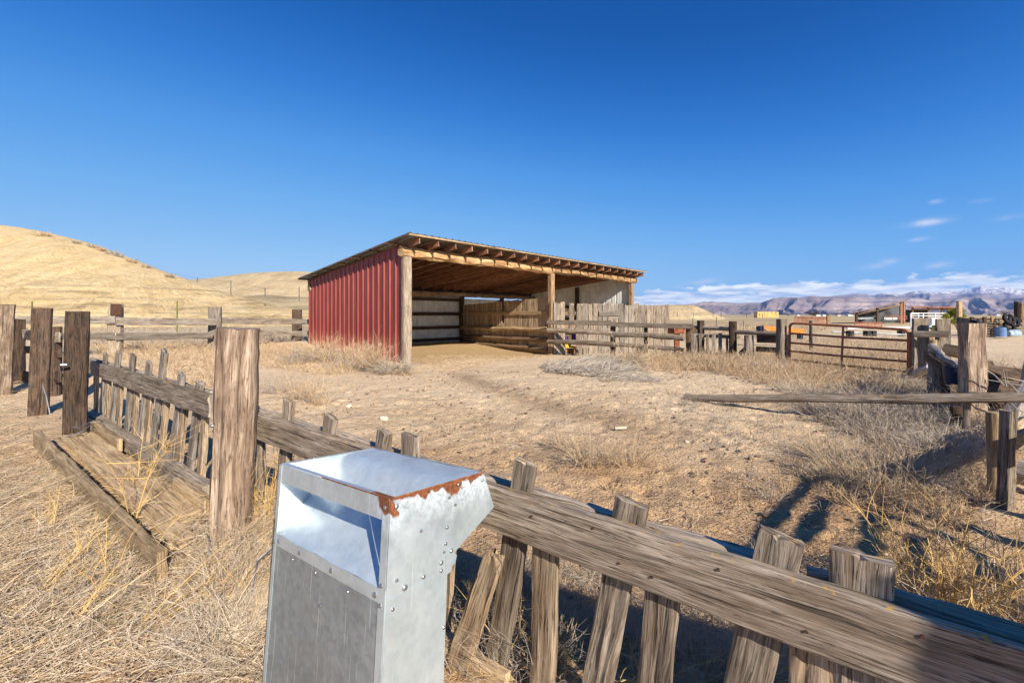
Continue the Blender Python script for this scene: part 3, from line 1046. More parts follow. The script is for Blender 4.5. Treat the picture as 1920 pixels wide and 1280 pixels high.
hill_left()
hill_simple('hill', [(300, 590), (340, 526), (380, 523), (420, 518), (470, 512), (520, 509.5), (560, 509), (620, 512), (700, 522), (760, 545), (860, 592)], 90, 135, 170, M_HILLB, 300, 860, 3, 1.2)
hill_simple('hill', [(330, 592), (400, 566), (450, 556), (500, 552), (540, 556), (600, 560), (680, 575), (760, 592)], 50, 78, 100, M_HILLB, 330, 760, 8, .5)
hill_simple('hill', [(1150, 590), (1205, 578), (1240, 572), (1275, 571), (1300, 572), (1318, 579), (1335, 587), (1360, 596)], 112, 126, 150, M_HILLB, 1120, 1370, 12, .5)
mountains()


# ------------------------------------------------------------------ plants: strands
def gz(x, y):
    return hg(x, y)


def strands(base, dirs, L, rad, bend, segs=3, sides=3, tip=.25):
    """-> verts, quads of curved tapering stalks"""
    n = len(base)
    dirs = dirs / (np.linalg.norm(dirs, axis=1, keepdims=True) + 1e-9)
    t = np.linspace(0, 1, segs + 1)
    a = np.cross(dirs, RNG.randn(n, 3))
    a /= np.linalg.norm(a, axis=1, keepdims=True) + 1e-9
    b = np.cross(dirs, a)
    cen = base[:, None] + dirs[:, None] * (L[:, None] * t[None])[..., None] + bend[:, None] * (L[:, None] * (t ** 2)[None])[..., None]
    r = rad[:, None] * (1 - (1 - tip) * t[None])
    ang = np.arange(sides) / sides * 2 * math.pi
    ring = a[:, None, None] * np.cos(ang)[None, None, :, None] + b[:, None, None] * np.sin(ang)[None, None, :, None]
    v = cen[:, :, None] + ring * r[:, :, None, None]
    m = (segs + 1) * sides
    v = v.reshape(n * m, 3)
    q = []
    for i in range(segs):
        for j in range(sides):
            j2 = (j + 1) % sides
            q.append((i * sides + j, i * sides + j2, (i + 1) * sides + j2, (i + 1) * sides + j))
    q = np.array(q)
    Q = (q[None] + (np.arange(n) * m)[:, None, None]).reshape(-1, 4)
    return v, Q, cen


class Stuff:
    def __init__(self):
        self.v = []
        self.q = []
        self.n = 0

    def add(self, v, q):
        self.v.append(v)
        self.q.append(q + self.n)
        self.n += len(v)

    def build(self, name, mat, label=None, cat=None, kind=None, group=None, parent=None, base=None):
        v = np.concatenate(self.v)
        q = np.concatenate(self.q)
        if base is None:
            base = np.array([0, 0, 0.])
        me = mesh_np(name, v - base, q, smooth_sh=False)
        me.materials.append(mat)
        o = bpy.data.objects.new(name, me)
        C.objects.link(o)
        if parent is not None:
            o.parent = parent
        else:
            o.location = [float(x) for x in base]
        tag(o, label, cat, group, kind)
        return o


def mat_layer(S, x, y, n_dir, spread, lift, L, rad, bend=.25, hgt=.05, segs=3):
    """stalks lying about at x,y (arrays), mean heading n_dir"""
    n = len(x)
    z = gz(x, y) + RNG.rand(n) * hgt
    th = math.atan2(n_dir[1], n_dir[0]) + RNG.randn(n) * spread
    el = RNG.randn(n) * lift + lift * .4
    d = np.stack([np.cos(th) * np.cos(el), np.sin(th) * np.cos(el), np.sin(el)], 1)
    bd = RNG.randn(n, 3) * bend
    bd[:, 2] = -np.abs(bd[:, 2]) * .6
    v, q, c = strands(np.stack([x, y, z], 1), d, L, rad, bd, segs)
    S.add(v, q)
    return c


def tuft(S, cx, cy, n, hgt, spread, rad, twigs=4, lean=(0, 0), droop=.25, z=None, R0=.03, segs=4):
    """a dry weed: stems from one root with side twigs"""
    th = RNG.rand(n) * 2 * math.pi
    rr = np.sqrt(RNG.rand(n)) * R0
    z0 = float(gz(cx, cy)) if z is None else z
    base = np.stack([cx + np.cos(th) * rr, cy + np.sin(th) * rr, np.full(n, z0 - .01)], 1)
    out = RNG.rand(n) * spread
    d = np.stack([np.cos(th) * out + lean[0], np.sin(th) * out + lean[1], np.ones(n) * (1 - .35 * RNG.rand(n))], 1)
    L = hgt * (.55 + .6 * RNG.rand(n))
    bd = RNG.randn(n, 3) * .12
    bd[:, :2] += d[:, :2] * droop
    bd[:, 2] -= np.abs(RNG.randn(n)) * droop * .6
    v, q, c = strands(base, d, L, np.full(n, rad) * (.7 + .6 * RNG.rand(n)), bd, segs)
    S.add(v, q)
    if twigs:
        k = n * twigs
        si = RNG.randint(0, n, k)
        ti = RNG.rand(k) * .75 + .2
        j = ti * segs
        j0 = np.clip(j.astype(int), 0, segs - 1)
        f = (j - j0)[:, None]
        p = c[si, j0] * (1 - f) + c[si, j0 + 1] * f
        dd = c[si, j0 + 1] - c[si, j0]
        dd /= np.linalg.norm(dd, axis=1, keepdims=True) + 1e-9
        dd = dd * .7 + RNG.randn(k, 3) * .55
        v, q, _ = strands(p, dd, L[si] * (.15 + .3 * RNG.rand(k)), np.full(k, rad * .55), RNG.randn(k, 3) * .25, 3)
        S.add(v, q)


def weed(name, label, cx, cy, n, hgt, spread, rad, mat, twigs=5, lean=(0, 0), droop=.25, group=None, cat='dry weed', R0=.05):
    S = Stuff()
    tuft(S, cx, cy, n, hgt, spread, rad, twigs, lean, droop, R0=R0)
    return S.build(name, mat, label, cat, group=group, base=np.array([cx, cy, float(gz(cx, cy))]))


def pts_in_px(n, poly, wob=0.0):
    """n ground points uniformly spread over the ground inside a polygon given by photo places"""
    gp = np.array([G(*p)[:2] for p in poly])
    lo, hi = gp.min(0), gp.max(0)
    out = []
    while sum(len(o) for o in out) < n:
        q = lo + RNG.rand(n * 2, 2) * (hi - lo)
        ins = np.zeros(len(q), bool)
        j = len(gp) - 1
        for i in range(len(gp)):
            xi, yi = gp[i]
            xj, yj = gp[j]
            c = ((yi > q[:, 1]) != (yj > q[:, 1])) & (q[:, 0] < (xj - xi) * (q[:, 1] - yi) / (yj - yi + 1e-12) + xi)
            ins ^= c
            j = i
        out.append(q[ins])
    q = np.concatenate(out)[:n]
    return q[:, 0], q[:, 1]


# ------------------------------------------------------------------ the loafing shed
def SH(s, t, z):
    p = S0 + SU * s + SV * t
    return V(p[0], p[1], z)


U3 = V(SU[0], SU[1], 0)
V3 = V(SV[0], SV[1], 0)
Z3 = V(0, 0, 1)
BAY = 6.35
DEP = 6.3


def zroof(t):
    return 3.34 - .1027 * t


def gnd(p):
    return float(hg(p[0], p[1]))


def corrugated(mb, o, along, length, bot, top, out, pitch=.305, rib=.036, flatrib=True):
    """ribbed sheet: o origin, along unit, bot(x)/top(x) heights, out = outward unit; thin solid"""
    xs = [(0.0, 0.0)]
    x = .06
    while x < length:
        for dx, h in ((0, 0), (.022, rib), (.058, rib), (.08, 0), (.17, 0), (.176, .006), (.19, .006), (.196, 0)):
            if x + dx < length:
                xs.append((x + dx, h))
        x += pitch
    xs.append((length, 0))
    vs = []
    for x, h in xs:
        for hh in (h, h - .004):
            p = o + along * x + out * hh
            vs.append(V(p[0], p[1], bot(x)))
            vs.append(V(p[0], p[1], top(x)))
    fs = []
    k = len(xs)
    for i in range(k - 1):
        a = i * 4
        b = a + 4
        fs += [(a, b, b + 1, a + 1), (a + 2, a + 3, b + 3, b + 2), (a + 1, b + 1, b + 3, a + 3), (a, a + 2, b + 2, b)]
    fs += [(0, 1, 3, 2), (4 * k - 4, 4 * k - 2, 4 * k - 1, 4 * k - 3)]
    mb.add(vs, fs)


def build_shed():
    T = thing('loafing_shed', 'open fronted livestock shed with red ribbed steel side, log header and sloping metal roof', 'shed', SH(BAY, DEP / 2, 0))
    # red gable wall (outside towards -U), ribbed
    mb = MB()
    corrugated(mb, SH(-.05, .02, 0), V3, DEP + .0, lambda x: gnd(SH(0, x, 0)) - .15, lambda x: zroof(x + .12) - .14, -U3)
    w1 = mb.build('side_wall', M_RED, T, angle=20)
    tag(w1, 'red ribbed steel side wall')
    # a torn corner of the sheet lifts by the front post
    mb = MB()
    for zz in (.3, 1.05, 1.9, 2.55):
        mb.board(SH(.02, .02, zz), SH(.02, DEP - .02, zz), .14, .04, Z3)
    mb.build('girt', W_DARK, T)
    # far end wall
    mb = MB()
    corrugated(mb, SH(2 * BAY + .05, .12, 0), V3, DEP - .1, lambda x: -.4, lambda x: zroof(x + .12) - .14, U3)
    tag(mb.build('end_wall', M_WHITE, T, angle=20), 'white steel end wall')
    mb = MB()
    for zz in (.3, 1.05, 1.72):
        mb.board(SH(2 * BAY - .02, .1, zz), SH(2 * BAY - .02, DEP - .1, zz), .15, .04, Z3)
    mb.build('girt', W_DARK, T)
    # back walls
    mb = MB()
    corrugated(mb, SH(.0, DEP + .05, 0), U3, 7.2, lambda x: gnd(SH(x, DEP, 0)) - .1, lambda x: 2.25, V3, rib=.035)
    b1 = mb.build('back_wall', M_WHITE, T, angle=20)
    mb = MB()
    corrugated(mb, SH(7.2, DEP + .05, 0), U3, 5.5, lambda x: -.4, lambda x: 2.10, V3, rib=.02)
    mb.build('back_wall', M_WHITE, T, angle=20)
    for zz, x0, x1 in ((.14, .1, 7.1), (.70, .1, 7.1), (1.34, .1, 7.1), (2.02, .1, 7.1), (.3, 7.3, 12.6), (1.1, 7.3, 12.6), (1.66, 7.3, 12.6)):
        mb = MB().board(SH(x0, DEP - .03, zz), SH(x1, DEP - .03, zz), .15, .04, Z3)
        mb.build('girt', W_DARK, T)
    # posts
    sq = .21
    for s, t, top, bot in ((.0, 0, 2.86, -.25), (BAY, 0, 2.86, -.5), (2 * BAY, 0, 2.84, -.6)):
        p = SH(s + .02, t, 0)
        mb = MB().board(V(p[0], p[1], bot), V(p[0], p[1], top), sq, sq, U3, jit=.004, nw=3, segl=.18)
        po = mb.build('post', W_PALE if s == 0 else W_SHED, T)
        if s == 0:
            mb = MB().board(V(*(p - U3 * .13 - V3 * .02)[:2], -.2), V(*(p - U3 * .13 - V3 * .02)[:2], 2.98), .12, .035, V3)
            mb.build('trim_board', W_PALE, po)
    for s in (.1, 7.19, 10.0, 2 * BAY - .12):
        p = SH(s, DEP - .14, 0)
        MB().log([V(p[0], p[1], -.5), V(p[0], p[1], 2.22)], .13, jit=.004).build('post', W_DARK, T)
    for s, t in ((2 * BAY - .06, 3.1), (.1, 3.2)):
        p = SH(s, t, 0)
        MB().board(V(p[0], p[1], -.5), V(p[0], p[1], zroof(t) - .27), .2, .16, V3).build('post', W_DARK, T)
    # header logs, two lengths butted over the middle post, with a rough underside
    l1 = MB().log([SH(-.18, -.0, 2.985), SH(3, .02, 2.99), SH(BAY + .05, 0, 3.0)], .143, 16, jit=.016, wob=.006, r1=.145, ridge=.008)
    o = l1.build('header_log', W_LOG, T)
    tag(o, 'peeled orange header log with flaking underside')
    l2 = MB().log([SH(BAY + .06, 0, 3.005), SH(9.5, -.02, 2.995), SH(2 * BAY + .42, 0, 2.99)], .132, 16, jit=.015, wob=.006, r1=.14, ridge=.008)
    l2.build('header_log', W_LOG, T)
    MB().log([SH(-.1, DEP - .1, 2.28), SH(2.5, DEP - .08, 2.31), SH(4.2, DEP - .14, 2.27), SH(7.4, DEP - .12, 2.29)], .13, 12, jit=.008, wob=.006).build('back_log', W_BARN, T)
    MB().log([SH(7.4, DEP - .10, 2.28), SH(2 * BAY + .1, DEP - .1, 2.27)], .12, 12, jit=.008, wob=.006).build('back_log', W_BARN, T)
    # rafters on edge
    n = 22
    for i in range(n):
        s = .03 + i * (2 * BAY + .14) / (n - 1) + (RNG.rand() - .5) * .05
        t0, t1 = -.56, DEP + .3
        dz = .065 + .09
        mb = MB().board(SH(s, t0, zroof(t0) - dz), SH(s, t1, zroof(t1) - dz), .17, .042, Z3, jit=.002, segl=.5, nw=2)
        mb.build('rafter', W_RAFT, T)
    for a_, b_ in ((.05, 7.3), (7.3, 2 * BAY)):
        MB().board(SH(a_, DEP + .06, 2.50), SH(b_, DEP + .06, 2.50), .30, .03, Z3, segl=.5).build('fascia_board', W_DARK, T)
    # purlins
    for j in range(8):
        t = -.58 + j * (DEP + .9) / 7
        mb = MB().board(SH(-.31, t, zroof(t) - .045), SH(2 * BAY + .42, t, zroof(t) - .045), .09, .038, V3, segl=.8, nw=2)
        mb.build('purlin', W_TAN, T)
    # roof sheet: ribs run down the slope
    vs, fs = [], []
    xs = []
    x = -.33
    while x < 2 * BAY + .46:
        for dx, h in ((0, 0), (.02, .022), (.05, .022), (.07, 0)):
            xs.append((x + dx, h))
        x += .229
    for x, h in xs:
        for t in (-.64, DEP + .42):
            for k in (0, -.006):
                q = SH(x, t, zroof(t) + h + k - .020)
                vs.append(q)
    for i in range(len(xs) - 1):
        a, b = i * 4, i * 4 + 4
        fs += [(a, a + 2, b + 2, b), (a + 1, b + 1, b + 3, a + 3), (a, b, b + 1, a + 1), (a + 2, a + 3, b + 3, b + 2)]
    e = 4 * (len(xs) - 1)
    fs += [(0, 1, 3, 2), (e, e + 2, e + 3, e + 1)]
    mb = MB()
    mb.add(vs, fs)
    mb.build('roof', M_ROOF, T, angle=20)
    # partition from the middle post to the back wall: vertical planks, one rail, three poles
    a, b = SH(BAY + .06, .18, 0), SH(7.19, DEP - .2, 0)
    d = unit(b - a)
    L = np.linalg.norm(b - a)
    nr = np.cross(d, Z3)        # towards... fixed below to face the red wall
    if nr.dot(-U3) < 0:
        nr = -nr
    x = 0
    mb = MB()
    while x < L - .06:
        wd = .115 + RNG.rand() * .075
        f = (x + wd / 2) / L
        top = 1.99 - .2 * f - .035 * RNG.rand()
        c = a + d * (x + wd / 2)
        if not (.46 < f < .485) :
            mb = MB().board(V(c[0], c[1], gnd(c) - .1), V(c[0], c[1], top), wd - .008, .025, d, jit=.002, segl=.3, end=.01)
        else:
            mb = MB().board(V(c[0], c[1], gnd(c) - .1), V(c[0], c[1], .95), wd - .008, .025, d, segl=.3)
        mb.build('partition_plank', W_PART, T)
        x += wd
    MB().board(a + Z3 * 1.37 + nr * .035, b + Z3 * 1.35 + nr * .035, .15, .04, Z3).build('partition_rail', W_TAN, T)
    for z0, z1, r in ((.76, .66, .085), (.35, .26, .085), (-.02, -.06, .095)):
        mb = MB().log([a - d * .05 + Z3 * z0 + nr * .11, (a + b) / 2 + Z3 * ((z0 + z1) / 2 - .02) + nr * .12, b + Z3 * z1 + nr * .11], r, 12, jit=.006, wob=.006, ridge=.004)
        mb.build('partition_pole', W_TAN if z0 > .7 else W_SHED, T)
    return T


build_shed()


def crossing(A, B, px):
    """where the vertical plane through A-B is met by the sight line of column px"""
    a = (px - 960) / FPX
    d = B - A
    k = (a * A[1] - A[0]) / (d[0] - a * d[1])
    return A + d * k


# ------------------------------------------------------------------ plank fence beside the shed
def plank_fence():
    A, B = V(1.78, 16.05), V(6.23, 16.9)
    c = (A + B) / 2
    T = thing('plank_fence', 'tall grey plank fence of uneven upright boards running right from the shed middle post', 'fence', (c[0], c[1], gnd(c)))
    edges = [1038, 1044, 1051, 1060, None, 1067, 1076, None, 1080, 1093, 1103, 1112, 1121, 1129, 1139, 1147, 1160, 1170, 1178, 1190, 1198, 1211, 1225, 1229, 1245, 1256]
    d3 = unit(V(B[0] - A[0], B[1] - A[1], 0))
    i = 0
    while i < len(edges) - 1:
        e0, e1 = edges[i], edges[i + 1]
        if e0 is None or e1 is None:
            i += 1
            continue
        a = crossing(A, B, e0)
        b = crossing(A, B, e1)
        wd = np.linalg.norm(b - a)
        m = (a + b) / 2
        px = (e0 + e1) / 2
        top = H - (-22.5 + (px - 1040) * .022 - 590 + 590) / FPX * m[1] + RNG.randn() * .02 + .02
        bot = gnd(m) - .1
        if 1060 < px < 1085:
            bot = .72
        ln = RNG.randn() * .012
        MB().board(V(m[0] + ln, m[1], bot), V(m[0] - ln, m[1], top), wd * .91, .03, d3, jit=.006, end=.045, segl=.25).build('plank', W_PALEGREY if RNG.rand() > .45 else W_GREY, T)
        i += 1
    n3 = V(d3[1], -d3[0], 0)
    for z in (.86, 1.35):
        MB().board(V(*A, z) - n3 * .05, V(*B, z) - n3 * .05, .14, .04, Z3).build('rail', W_SHED, T)
    a = crossing(A, B, 1122)
    b = crossing(A, B, 1162)
    MB().board(V(*a, H + (590 - 588) / FPX * a[1]) + n3 * .04, V(*b, H + (590 - 588) / FPX * b[1]) + n3 * .04, .17, .035, Z3).build('cleat_board', W_PALEGREY, T)


plank_fence()


# ------------------------------------------------------------------ pole fence, picket panel and board fence in front
def on_line(A, B, px, py):
    q = crossing(A, B, px)
    return V(q[0], q[1], H - (py - HOR) / FPX * q[1])


def pole_fence():
    A, B = V(1.3, 15.9), V(5.3, 12.8)
    L = lambda px, py: on_line(A, B, px, py)
    c = (A + B) / 2
    T = thing('pole_fence', 'low fence of four weathered horizontal poles crossing in front of the tall grey planks', 'fence', (c[0], c[1], gnd(c)))
    MB().board(L(1026, 604), L(1147, 605.5), .16, .05, Z3, jit=.003).build('top_rail', W_GREY, T)
    MB().board(L(1145, 608), L(1300, 612), .15, .05, Z3, jit=.003).build('top_rail', W_GREY, T)
    for a, b, r, r1 in (((1027, 619), (1148, 624.5), .085, .075), ((1146, 627), (1282, 634), .085, .085), ((1027, 640), (1152, 646), .08, .085), ((1148, 645), (1282, 656), .07, .06)):
        p, q = L(*a), L(*b)
        MB().log([p, (p + q) / 2 + V(0, 0, .015), q], r, 12, jit=.006, wob=.005, r1=r1, ridge=.003).build('pole', W_GREY, T)
    nf = V(.61, .79, 0)
    for px, top, r in ((1146, 1.06, .09), (1208, 1.0, .06)):
        q = L(px, 600) + nf * .14
        MB().log([V(q[0], q[1], -.4), V(q[0], q[1], top)], r, 10).build('post', W_DARK, T)
    q = L(1294, 600) + nf * .10
    MB().board(V(q[0], q[1], -.3), V(q[0], q[1], .93), .3, .06, V(.79, -.61, 0)).build('post', W_SHED, T)


pole_fence()


def grey_picket_panel():
    A, B = V(5.2, 12.55), V(6.55, 11.9)
    L = lambda px, py: on_line(A, B, px, py)
    d3 = unit(V(B[0] - A[0], B[1] - A[1], 0))
    n3 = V(d3[1], -d3[0], 0)
    q = L(1340, 620)
    T = thing('picket_fence', 'short panel of seven pale grey upright pickets beside the pole fence end', 'fence panel', (q[0], q[1], gnd(q)))
    for x0, x1 in ((1295.5, 1304.5), (1310.5, 1315.5), (1324, 1329), (1335, 1342), (1347, 1354), (1361, 1365.5), (1371.5, 1382)):
        a, b = L(x0, 625), L(x1, 625)
        m = (a + b) / 2
        top = m[2] - .0 + RNG.randn() * .015 - (.12 if 1360 < x0 < 1366 else 0)
        MB().board(V(m[0] + RNG.randn() * .01, m[1], gnd(m) - .05), V(m[0], m[1], top), np.linalg.norm(b - a), .035, d3, jit=.003).build('picket', W_PALEGREY, T)
    for z0 in (.70, .2):
        MB().board(V(*L(1294, 600)[:2], z0) - n3 * .05, V(*L(1384, 600)[:2], z0 - .03) - n3 * .05, .1, .04, Z3).build('rail', W_GREY, T)


grey_picket_panel()


def far_board_fence():
    A, B = V(5.35, 13.1), V(6.9, 10.9)
    L = lambda px, py: on_line(A, B, px, py)
    q = L(1400, 620)
    T = thing('board_fence', 'dark weathered pole and board fence between the grey pickets and the gate post', 'fence', (q[0], q[1], gnd(q)))
    for px, top, r in ((1314, 600.5, .10), (1374, 602, .10)):
        p = L(px, top)
        MB().log([V(p[0], p[1], -.2), p], r, 10).build('post', W_DARK, T)
    MB().log([L(1298, 614), L(1372, 617)], .06, 10, jit=.004, wob=.003).build('pole', W_GREY, T)
    MB().log([L(1372, 622), L(1458, 626)], .055, 10, jit=.004, wob=.003).build('pole', W_GREY, T)
    p = L(1404, 628)
    MB().log([V(p[0], p[1], -.2), p], .11, 12, jit=.006).build('stump_post', W_GREY, T)
    MB().board(L(1419, 635), L(1457, 636), .2, .04, Z3).build('board', W_DARK, T)
    MB().board(L(1418, 654), L(1457, 656), .14, .04, Z3).build('board', W_DARK, T)
    MB().board(L(1387, 664), L(1408, 645), .12, .04, Z3).build('brace', W_DARK, T)


far_board_fence()


def one(name, mb, mat, label, cat, group=None, **kw):
    o = mb.build(name, mat, None, **kw)
    return tag(o, label, cat, group)


# gate posts and the tubular gate
def gate():
    gp = P(1466, 597, 10.6)
    one('gate_post', MB().board(V(gp[0], gp[1], -.1), gp, .24, .16, V(.9, .3, 0), jit=.004, nw=4, end=.02), W_GREY,
        'square grey timber post at the left end of the rusty tube gate', 'fence post')
    p2 = P(1477.5, 627, 10.5)
    one('gate_board', MB().board(V(p2[0], p2[1], 0), p2, .07, .05, V(.9, .3, 0)), W_PALEGREY,
        'narrow pale upright board beside the grey timber gate post', 'board')
    A, B = P(1481, 600, 10.45)[:2], P(1704, 600, 8.5)[:2]
    L = lambda px, py: on_line(A, B, px, py)
    T = thing('tube_gate', 'rusty six bar tubular steel gate standing in dry grass', 'gate', (*((A + B) / 2), 0.0))
    d3 = unit(V(B[0] - A[0], B[1] - A[1], 0))
    r = .024
    tl, tr = L(1481, 605.5), L(1704, 618)
    bl, br = L(1480, 690), L(1703, 712)

    def corner(c, a, b, q=.12):
        ua, ub = unit(a - c), unit(b - c)
        return [c + ua * q * (1 - k) ** 2 + ub * q * k ** 2 for k in np.linspace(0, 1, 7)]
    pts = [bl] + corner(tl, bl, tr) + corner(tr, tl, br) + [br]
    MB().pipe(pts, .028).build('gate_frame', M_RUST, T)
    for yl, yr in ((625, 638.5), (642.5, 659), (658, 678), (673.5, 697), (689, 712)):
        a, b = L(1481, yl), L(1704, yr)
        MB().pipe([a, (a + b) / 2 - V(0, 0, .01), b], r).build('bar', M_RUST, T)
    a, b = L(1581, 611), L(1577, 701)
    MB().pipe([a, b], .022).build('stile', M_RUST, T)
    q = P(1708.5, 622, 8.42)
    one('gate_pipe_post', MB().pipe([V(q[0], q[1], -.05), V(q[0], q[1], q[2] - .0)], .047, 12), M_RUST,
        'short rusty steel pipe post holding the right end of the tube gate', 'fence post')


gate()


def plank_frame():
    a = P(1725.5, 596, 8.2)
    b = P(1768, 597, 7.95)
    T = thing('plank_fence', 'two wide grey upright planks joined by a cross board right of the rusty gate', 'fence', (a[0] * .5 + b[0] * .5, 8.05, 0))
    sd = V(.97, -.2, 0)
    MB().board(V(a[0], a[1], -.05), a, .25, .05, sd, jit=.004, end=.012, nw=5).build('plank', W_GREY, T)
    MB().board(V(b[0], b[1], -.05), b, .225, .05, sd, jit=.004, end=.012, nw=5).build('plank', W_GREY, T)
    c0, c1 = P(1712, 626, 8.12), P(1779, 626, 7.82)
    MB().board(c0, c1, .115, .04, Z3, jit=.003).build('cross_board', W_GREY, T)
    c0, c1 = P(1716, 633, 8.22), P(1741, 626, 8.1)
    s0, s1 = P(1745, 632, 8.3), P(1747, 690, 8.3)
    MB().board(V(s0[0], s0[1], 0), s0, .07, .05, sd).build('slat', W_SHED, T)
    d0, d1 = P(1711, 690, 8.3), P(1742, 660, 8.25)
    MB().board(d0, d1, .1, .04, Z3).build('brace', W_DARK, T)


plank_frame()
q = P(1750, 645, 7.6)
one('round_post', MB().log([V(q[0], q[1], -.1), q + Z3 * .08], .055, 12, jit=.004), W_TAN, 'thin round topped stake behind the cluster of short pickets', 'stake')
one('fallen_pole', MB().log([P(1711, 704, 8.0), P(1746, 687, 7.4)], .07, 10, jit=.005, wob=.004), W_BLEACH, 'short bleached log lying at the foot of the wide grey planks', 'log')


def picket_cluster():
    A, B = P(1745, 660, 6.75)[:2], P(1779, 680, 6.0)[:2]
    L = lambda px, py: on_line(A, B, px, py)
    q = L(1762, 700)
    T = thing('picket_cluster', 'tight cluster of short dark grey pickets below a twisted bleached branch', 'fence panel', (q[0], q[1], 0))
    d3 = unit(V(B[0] - A[0], B[1] - A[1], 0))
    for px, py, wd in ((1747.5, 655, .10), (1754, 657, .07), (1759.5, 661, .09), (1766, 665, .08), (1772.5, 669, .10), (1777.5, 672, .08)):
        p = L(px, py)
        MB().board(V(p[0] + RNG.randn() * .01, p[1], -.05), p, wd, .035, d3 * .6 + V(.5, 0, 0), jit=.004, end=.02).build('picket', W_GREY if px < 1770 else W_DARK, T)
    n3 = V(d3[1], -d3[0], 0)
    MB().board(L(1746, 668) + n3 * .04, L(1779, 690) + n3 * .04, .1, .035, Z3).build('rail', W_DARK, T)


picket_cluster()
mb = MB().log([P(1747, 650, 6.6), P(1756, 656, 6.45), P(1766, 668, 6.2), P(1778, 678, 5.9), P(1792, 683, 5.6), P(1806, 688, 5.45)], .05, 10, jit=.006, wob=.006, r1=.022, segl=.08)
one('dead_branch', mb, W_BLEACH, 'twisted bleached branch lying over the cluster of short pickets', 'branch')
tp = P(1822, 606, 5.0)
one('fence_post', MB().board(V(tp[0] + .02, tp[1], -.1), tp, .205, .15, V(.98, -.28, 0), jit=.005, nw=5, end=.004, segl=.1, bow=.012), W_POST,
    'tall thick brown timber post rising behind the long fallen pole', 'fence post', 'thick timber fence posts')
# long fallen pole, resting on the ground at its left end
lp = [V(2.62, 6.45, .045), V(3.6, 5.55, .20), V(4.54, 4.74, .355), V(5.15, 4.22, .47), V(5.9, 3.6, .58)]
one('fallen_pole', MB().log(lp, .052, 12, jit=.0035, wob=.003, r1=.056, ridge=.002), W_GREY,
    'long weathered pole slanting from the bare soil up across to the right edge', 'pole')
q = P(1813, 737, 4.55)
one('stake', MB().log([V(q[0] - .01, q[1], -.02), q], .03, 9, jit=.003), W_GREY, 'thin upright stake in front of the long fallen pole', 'stake')
q = P(1794, 765, 4.75)
one('stump', MB().log([V(q[0], q[1], -.02), q + V(.0, 0, .02)], .05, 9, jit=.004), W_DARK, 'small dark broken stump left of the thin stake', 'stump')


def right_fence():
    def line(x0, y0, x1, y1, Y0, wd, name, lab, mat, r=None):
        a = P(x0, y0, Y0)
        b = P(x1, y1, Y0)
        b = a + (b - a) * ((a[2] + .03) / (a[2] - b[2]))
        return a, b
    a, b = line(1863, 772, 1866, 930, 3.05, 0, '', '', None)
    one('picket', MB().log([b, a], .042, 12, jit=.004), W_TAN, 'round upright stake left of the pair at the right edge', 'picket')
    a, b = line(1893, 767, 1884, 962, 2.85, 0, '', '', None)
    one('picket', MB().board(b, a, .085, .05, V(1, .2, 0), jit=.004, end=.02), W_GREY, 'flat grey picket right of the pair at the right edge', 'picket')
    one('fallen_log', MB().log([G(1899, 885, .12), V(4.1, 2.75, .10), V(4.5, 2.2, .08)], .09, 12, jit=.008, wob=.008), W_BLEACH,
        'bleached crooked log lying behind the two stakes at the right edge', 'log')
    one('fallen_log', MB().log([P(1890, 823, 3.5), P(1925, 800, 3.7), P(1990, 790, 3.9)], .09, 12, jit=.005), W_TAN,
        'yellow brown barked log end behind the flat grey picket', 'log')
    # leaning dark panel of old boards behind the tall post
    T = thing('fallen_fence_panel', 'collapsed dark board fence panel leaning behind the tall brown post', 'fence panel', (6.1, 5.5, 0))
    p00, p01 = V(5.75, 5.45, .72), V(7.6, 4.9, .45)
    p10, p11 = V(5.6, 5.0, -.02), V(7.3, 4.4, -.02)
    for k in range(4):
        f = (k + .5) / 4
        MB().board(p00 * (1 - f) + p10 * f, p01 * (1 - f) + p11 * f, .17, .035, p00 - p10, jit=.004, end=.02).build('board', W_DARK, T)
    for f in (.15, .75):
        e = V(.0, .05, .03)
        MB().board((p00 * (1 - f) + p01 * f) + e, (p10 * (1 - f) + p11 * f) + e, .1, .05, p01 - p00).build('batten', W_DARK, T)
    one('fallen_plank', MB().board(V(6.3, 6.1, .55), V(8.6, 5.6, .12), .2, .04, V(0, .7, .7), jit=.004), W_TAN, 'long yellowish plank lying beyond the collapsed dark panel', 'plank')
    mb = MB().log([V(5.5, 4.75, -.02), V(5.75, 4.8, .35), V(6.0, 4.85, .66), V(6.12, 4.95, .80)], .085, 12, jit=.006, wob=.006, r1=.11)
    one('bleached_log', mb, W_BLEACH, 'short white bleached log standing aslant against the collapsed panel', 'log')
    mb = MB()
    for _ in range(22):
        a = V(5.35 + RNG.rand() * .9, 4.6 + RNG.rand() * .25, .15 + RNG.rand() * .45)
        pts = [a]
        d = V(RNG.randn() * .5 - .4, RNG.randn() * .3, RNG.randn() * .4 + .15)
        for k in range(4):
            d = unit(d + RNG.randn(3) * .35)
            pts.append(pts[-1] + d * (.07 + .05 * RNG.rand()))
        mb.log(pts, .008, 5, jit=.0, end=0, r1=.003)
    one('dead_branch', mb, W_BLEACH, 'tangle of thin white twigs before the collapsed dark panel', 'branch', base=Vector((5.7, 4.7, 0)))


right_fence()
one('bucket', MB().log([P(1792, 706, 5.7) + V(0, 0, -.1), P(1792, 706, 5.7) + V(0, 0, .14)], .11, 18, jit=0, r1=.13, segl=.5), M_NAVY,
    'dark blue plastic bucket wedged left of the tall brown post', 'bucket')
one('mossy_block', MB().box(P(1787, 658, 7.0), (.22, .2, .16), .5, .2, .3, .02), W_SHED, 'brown broken timber block lying left of the tall brown post', 'block')


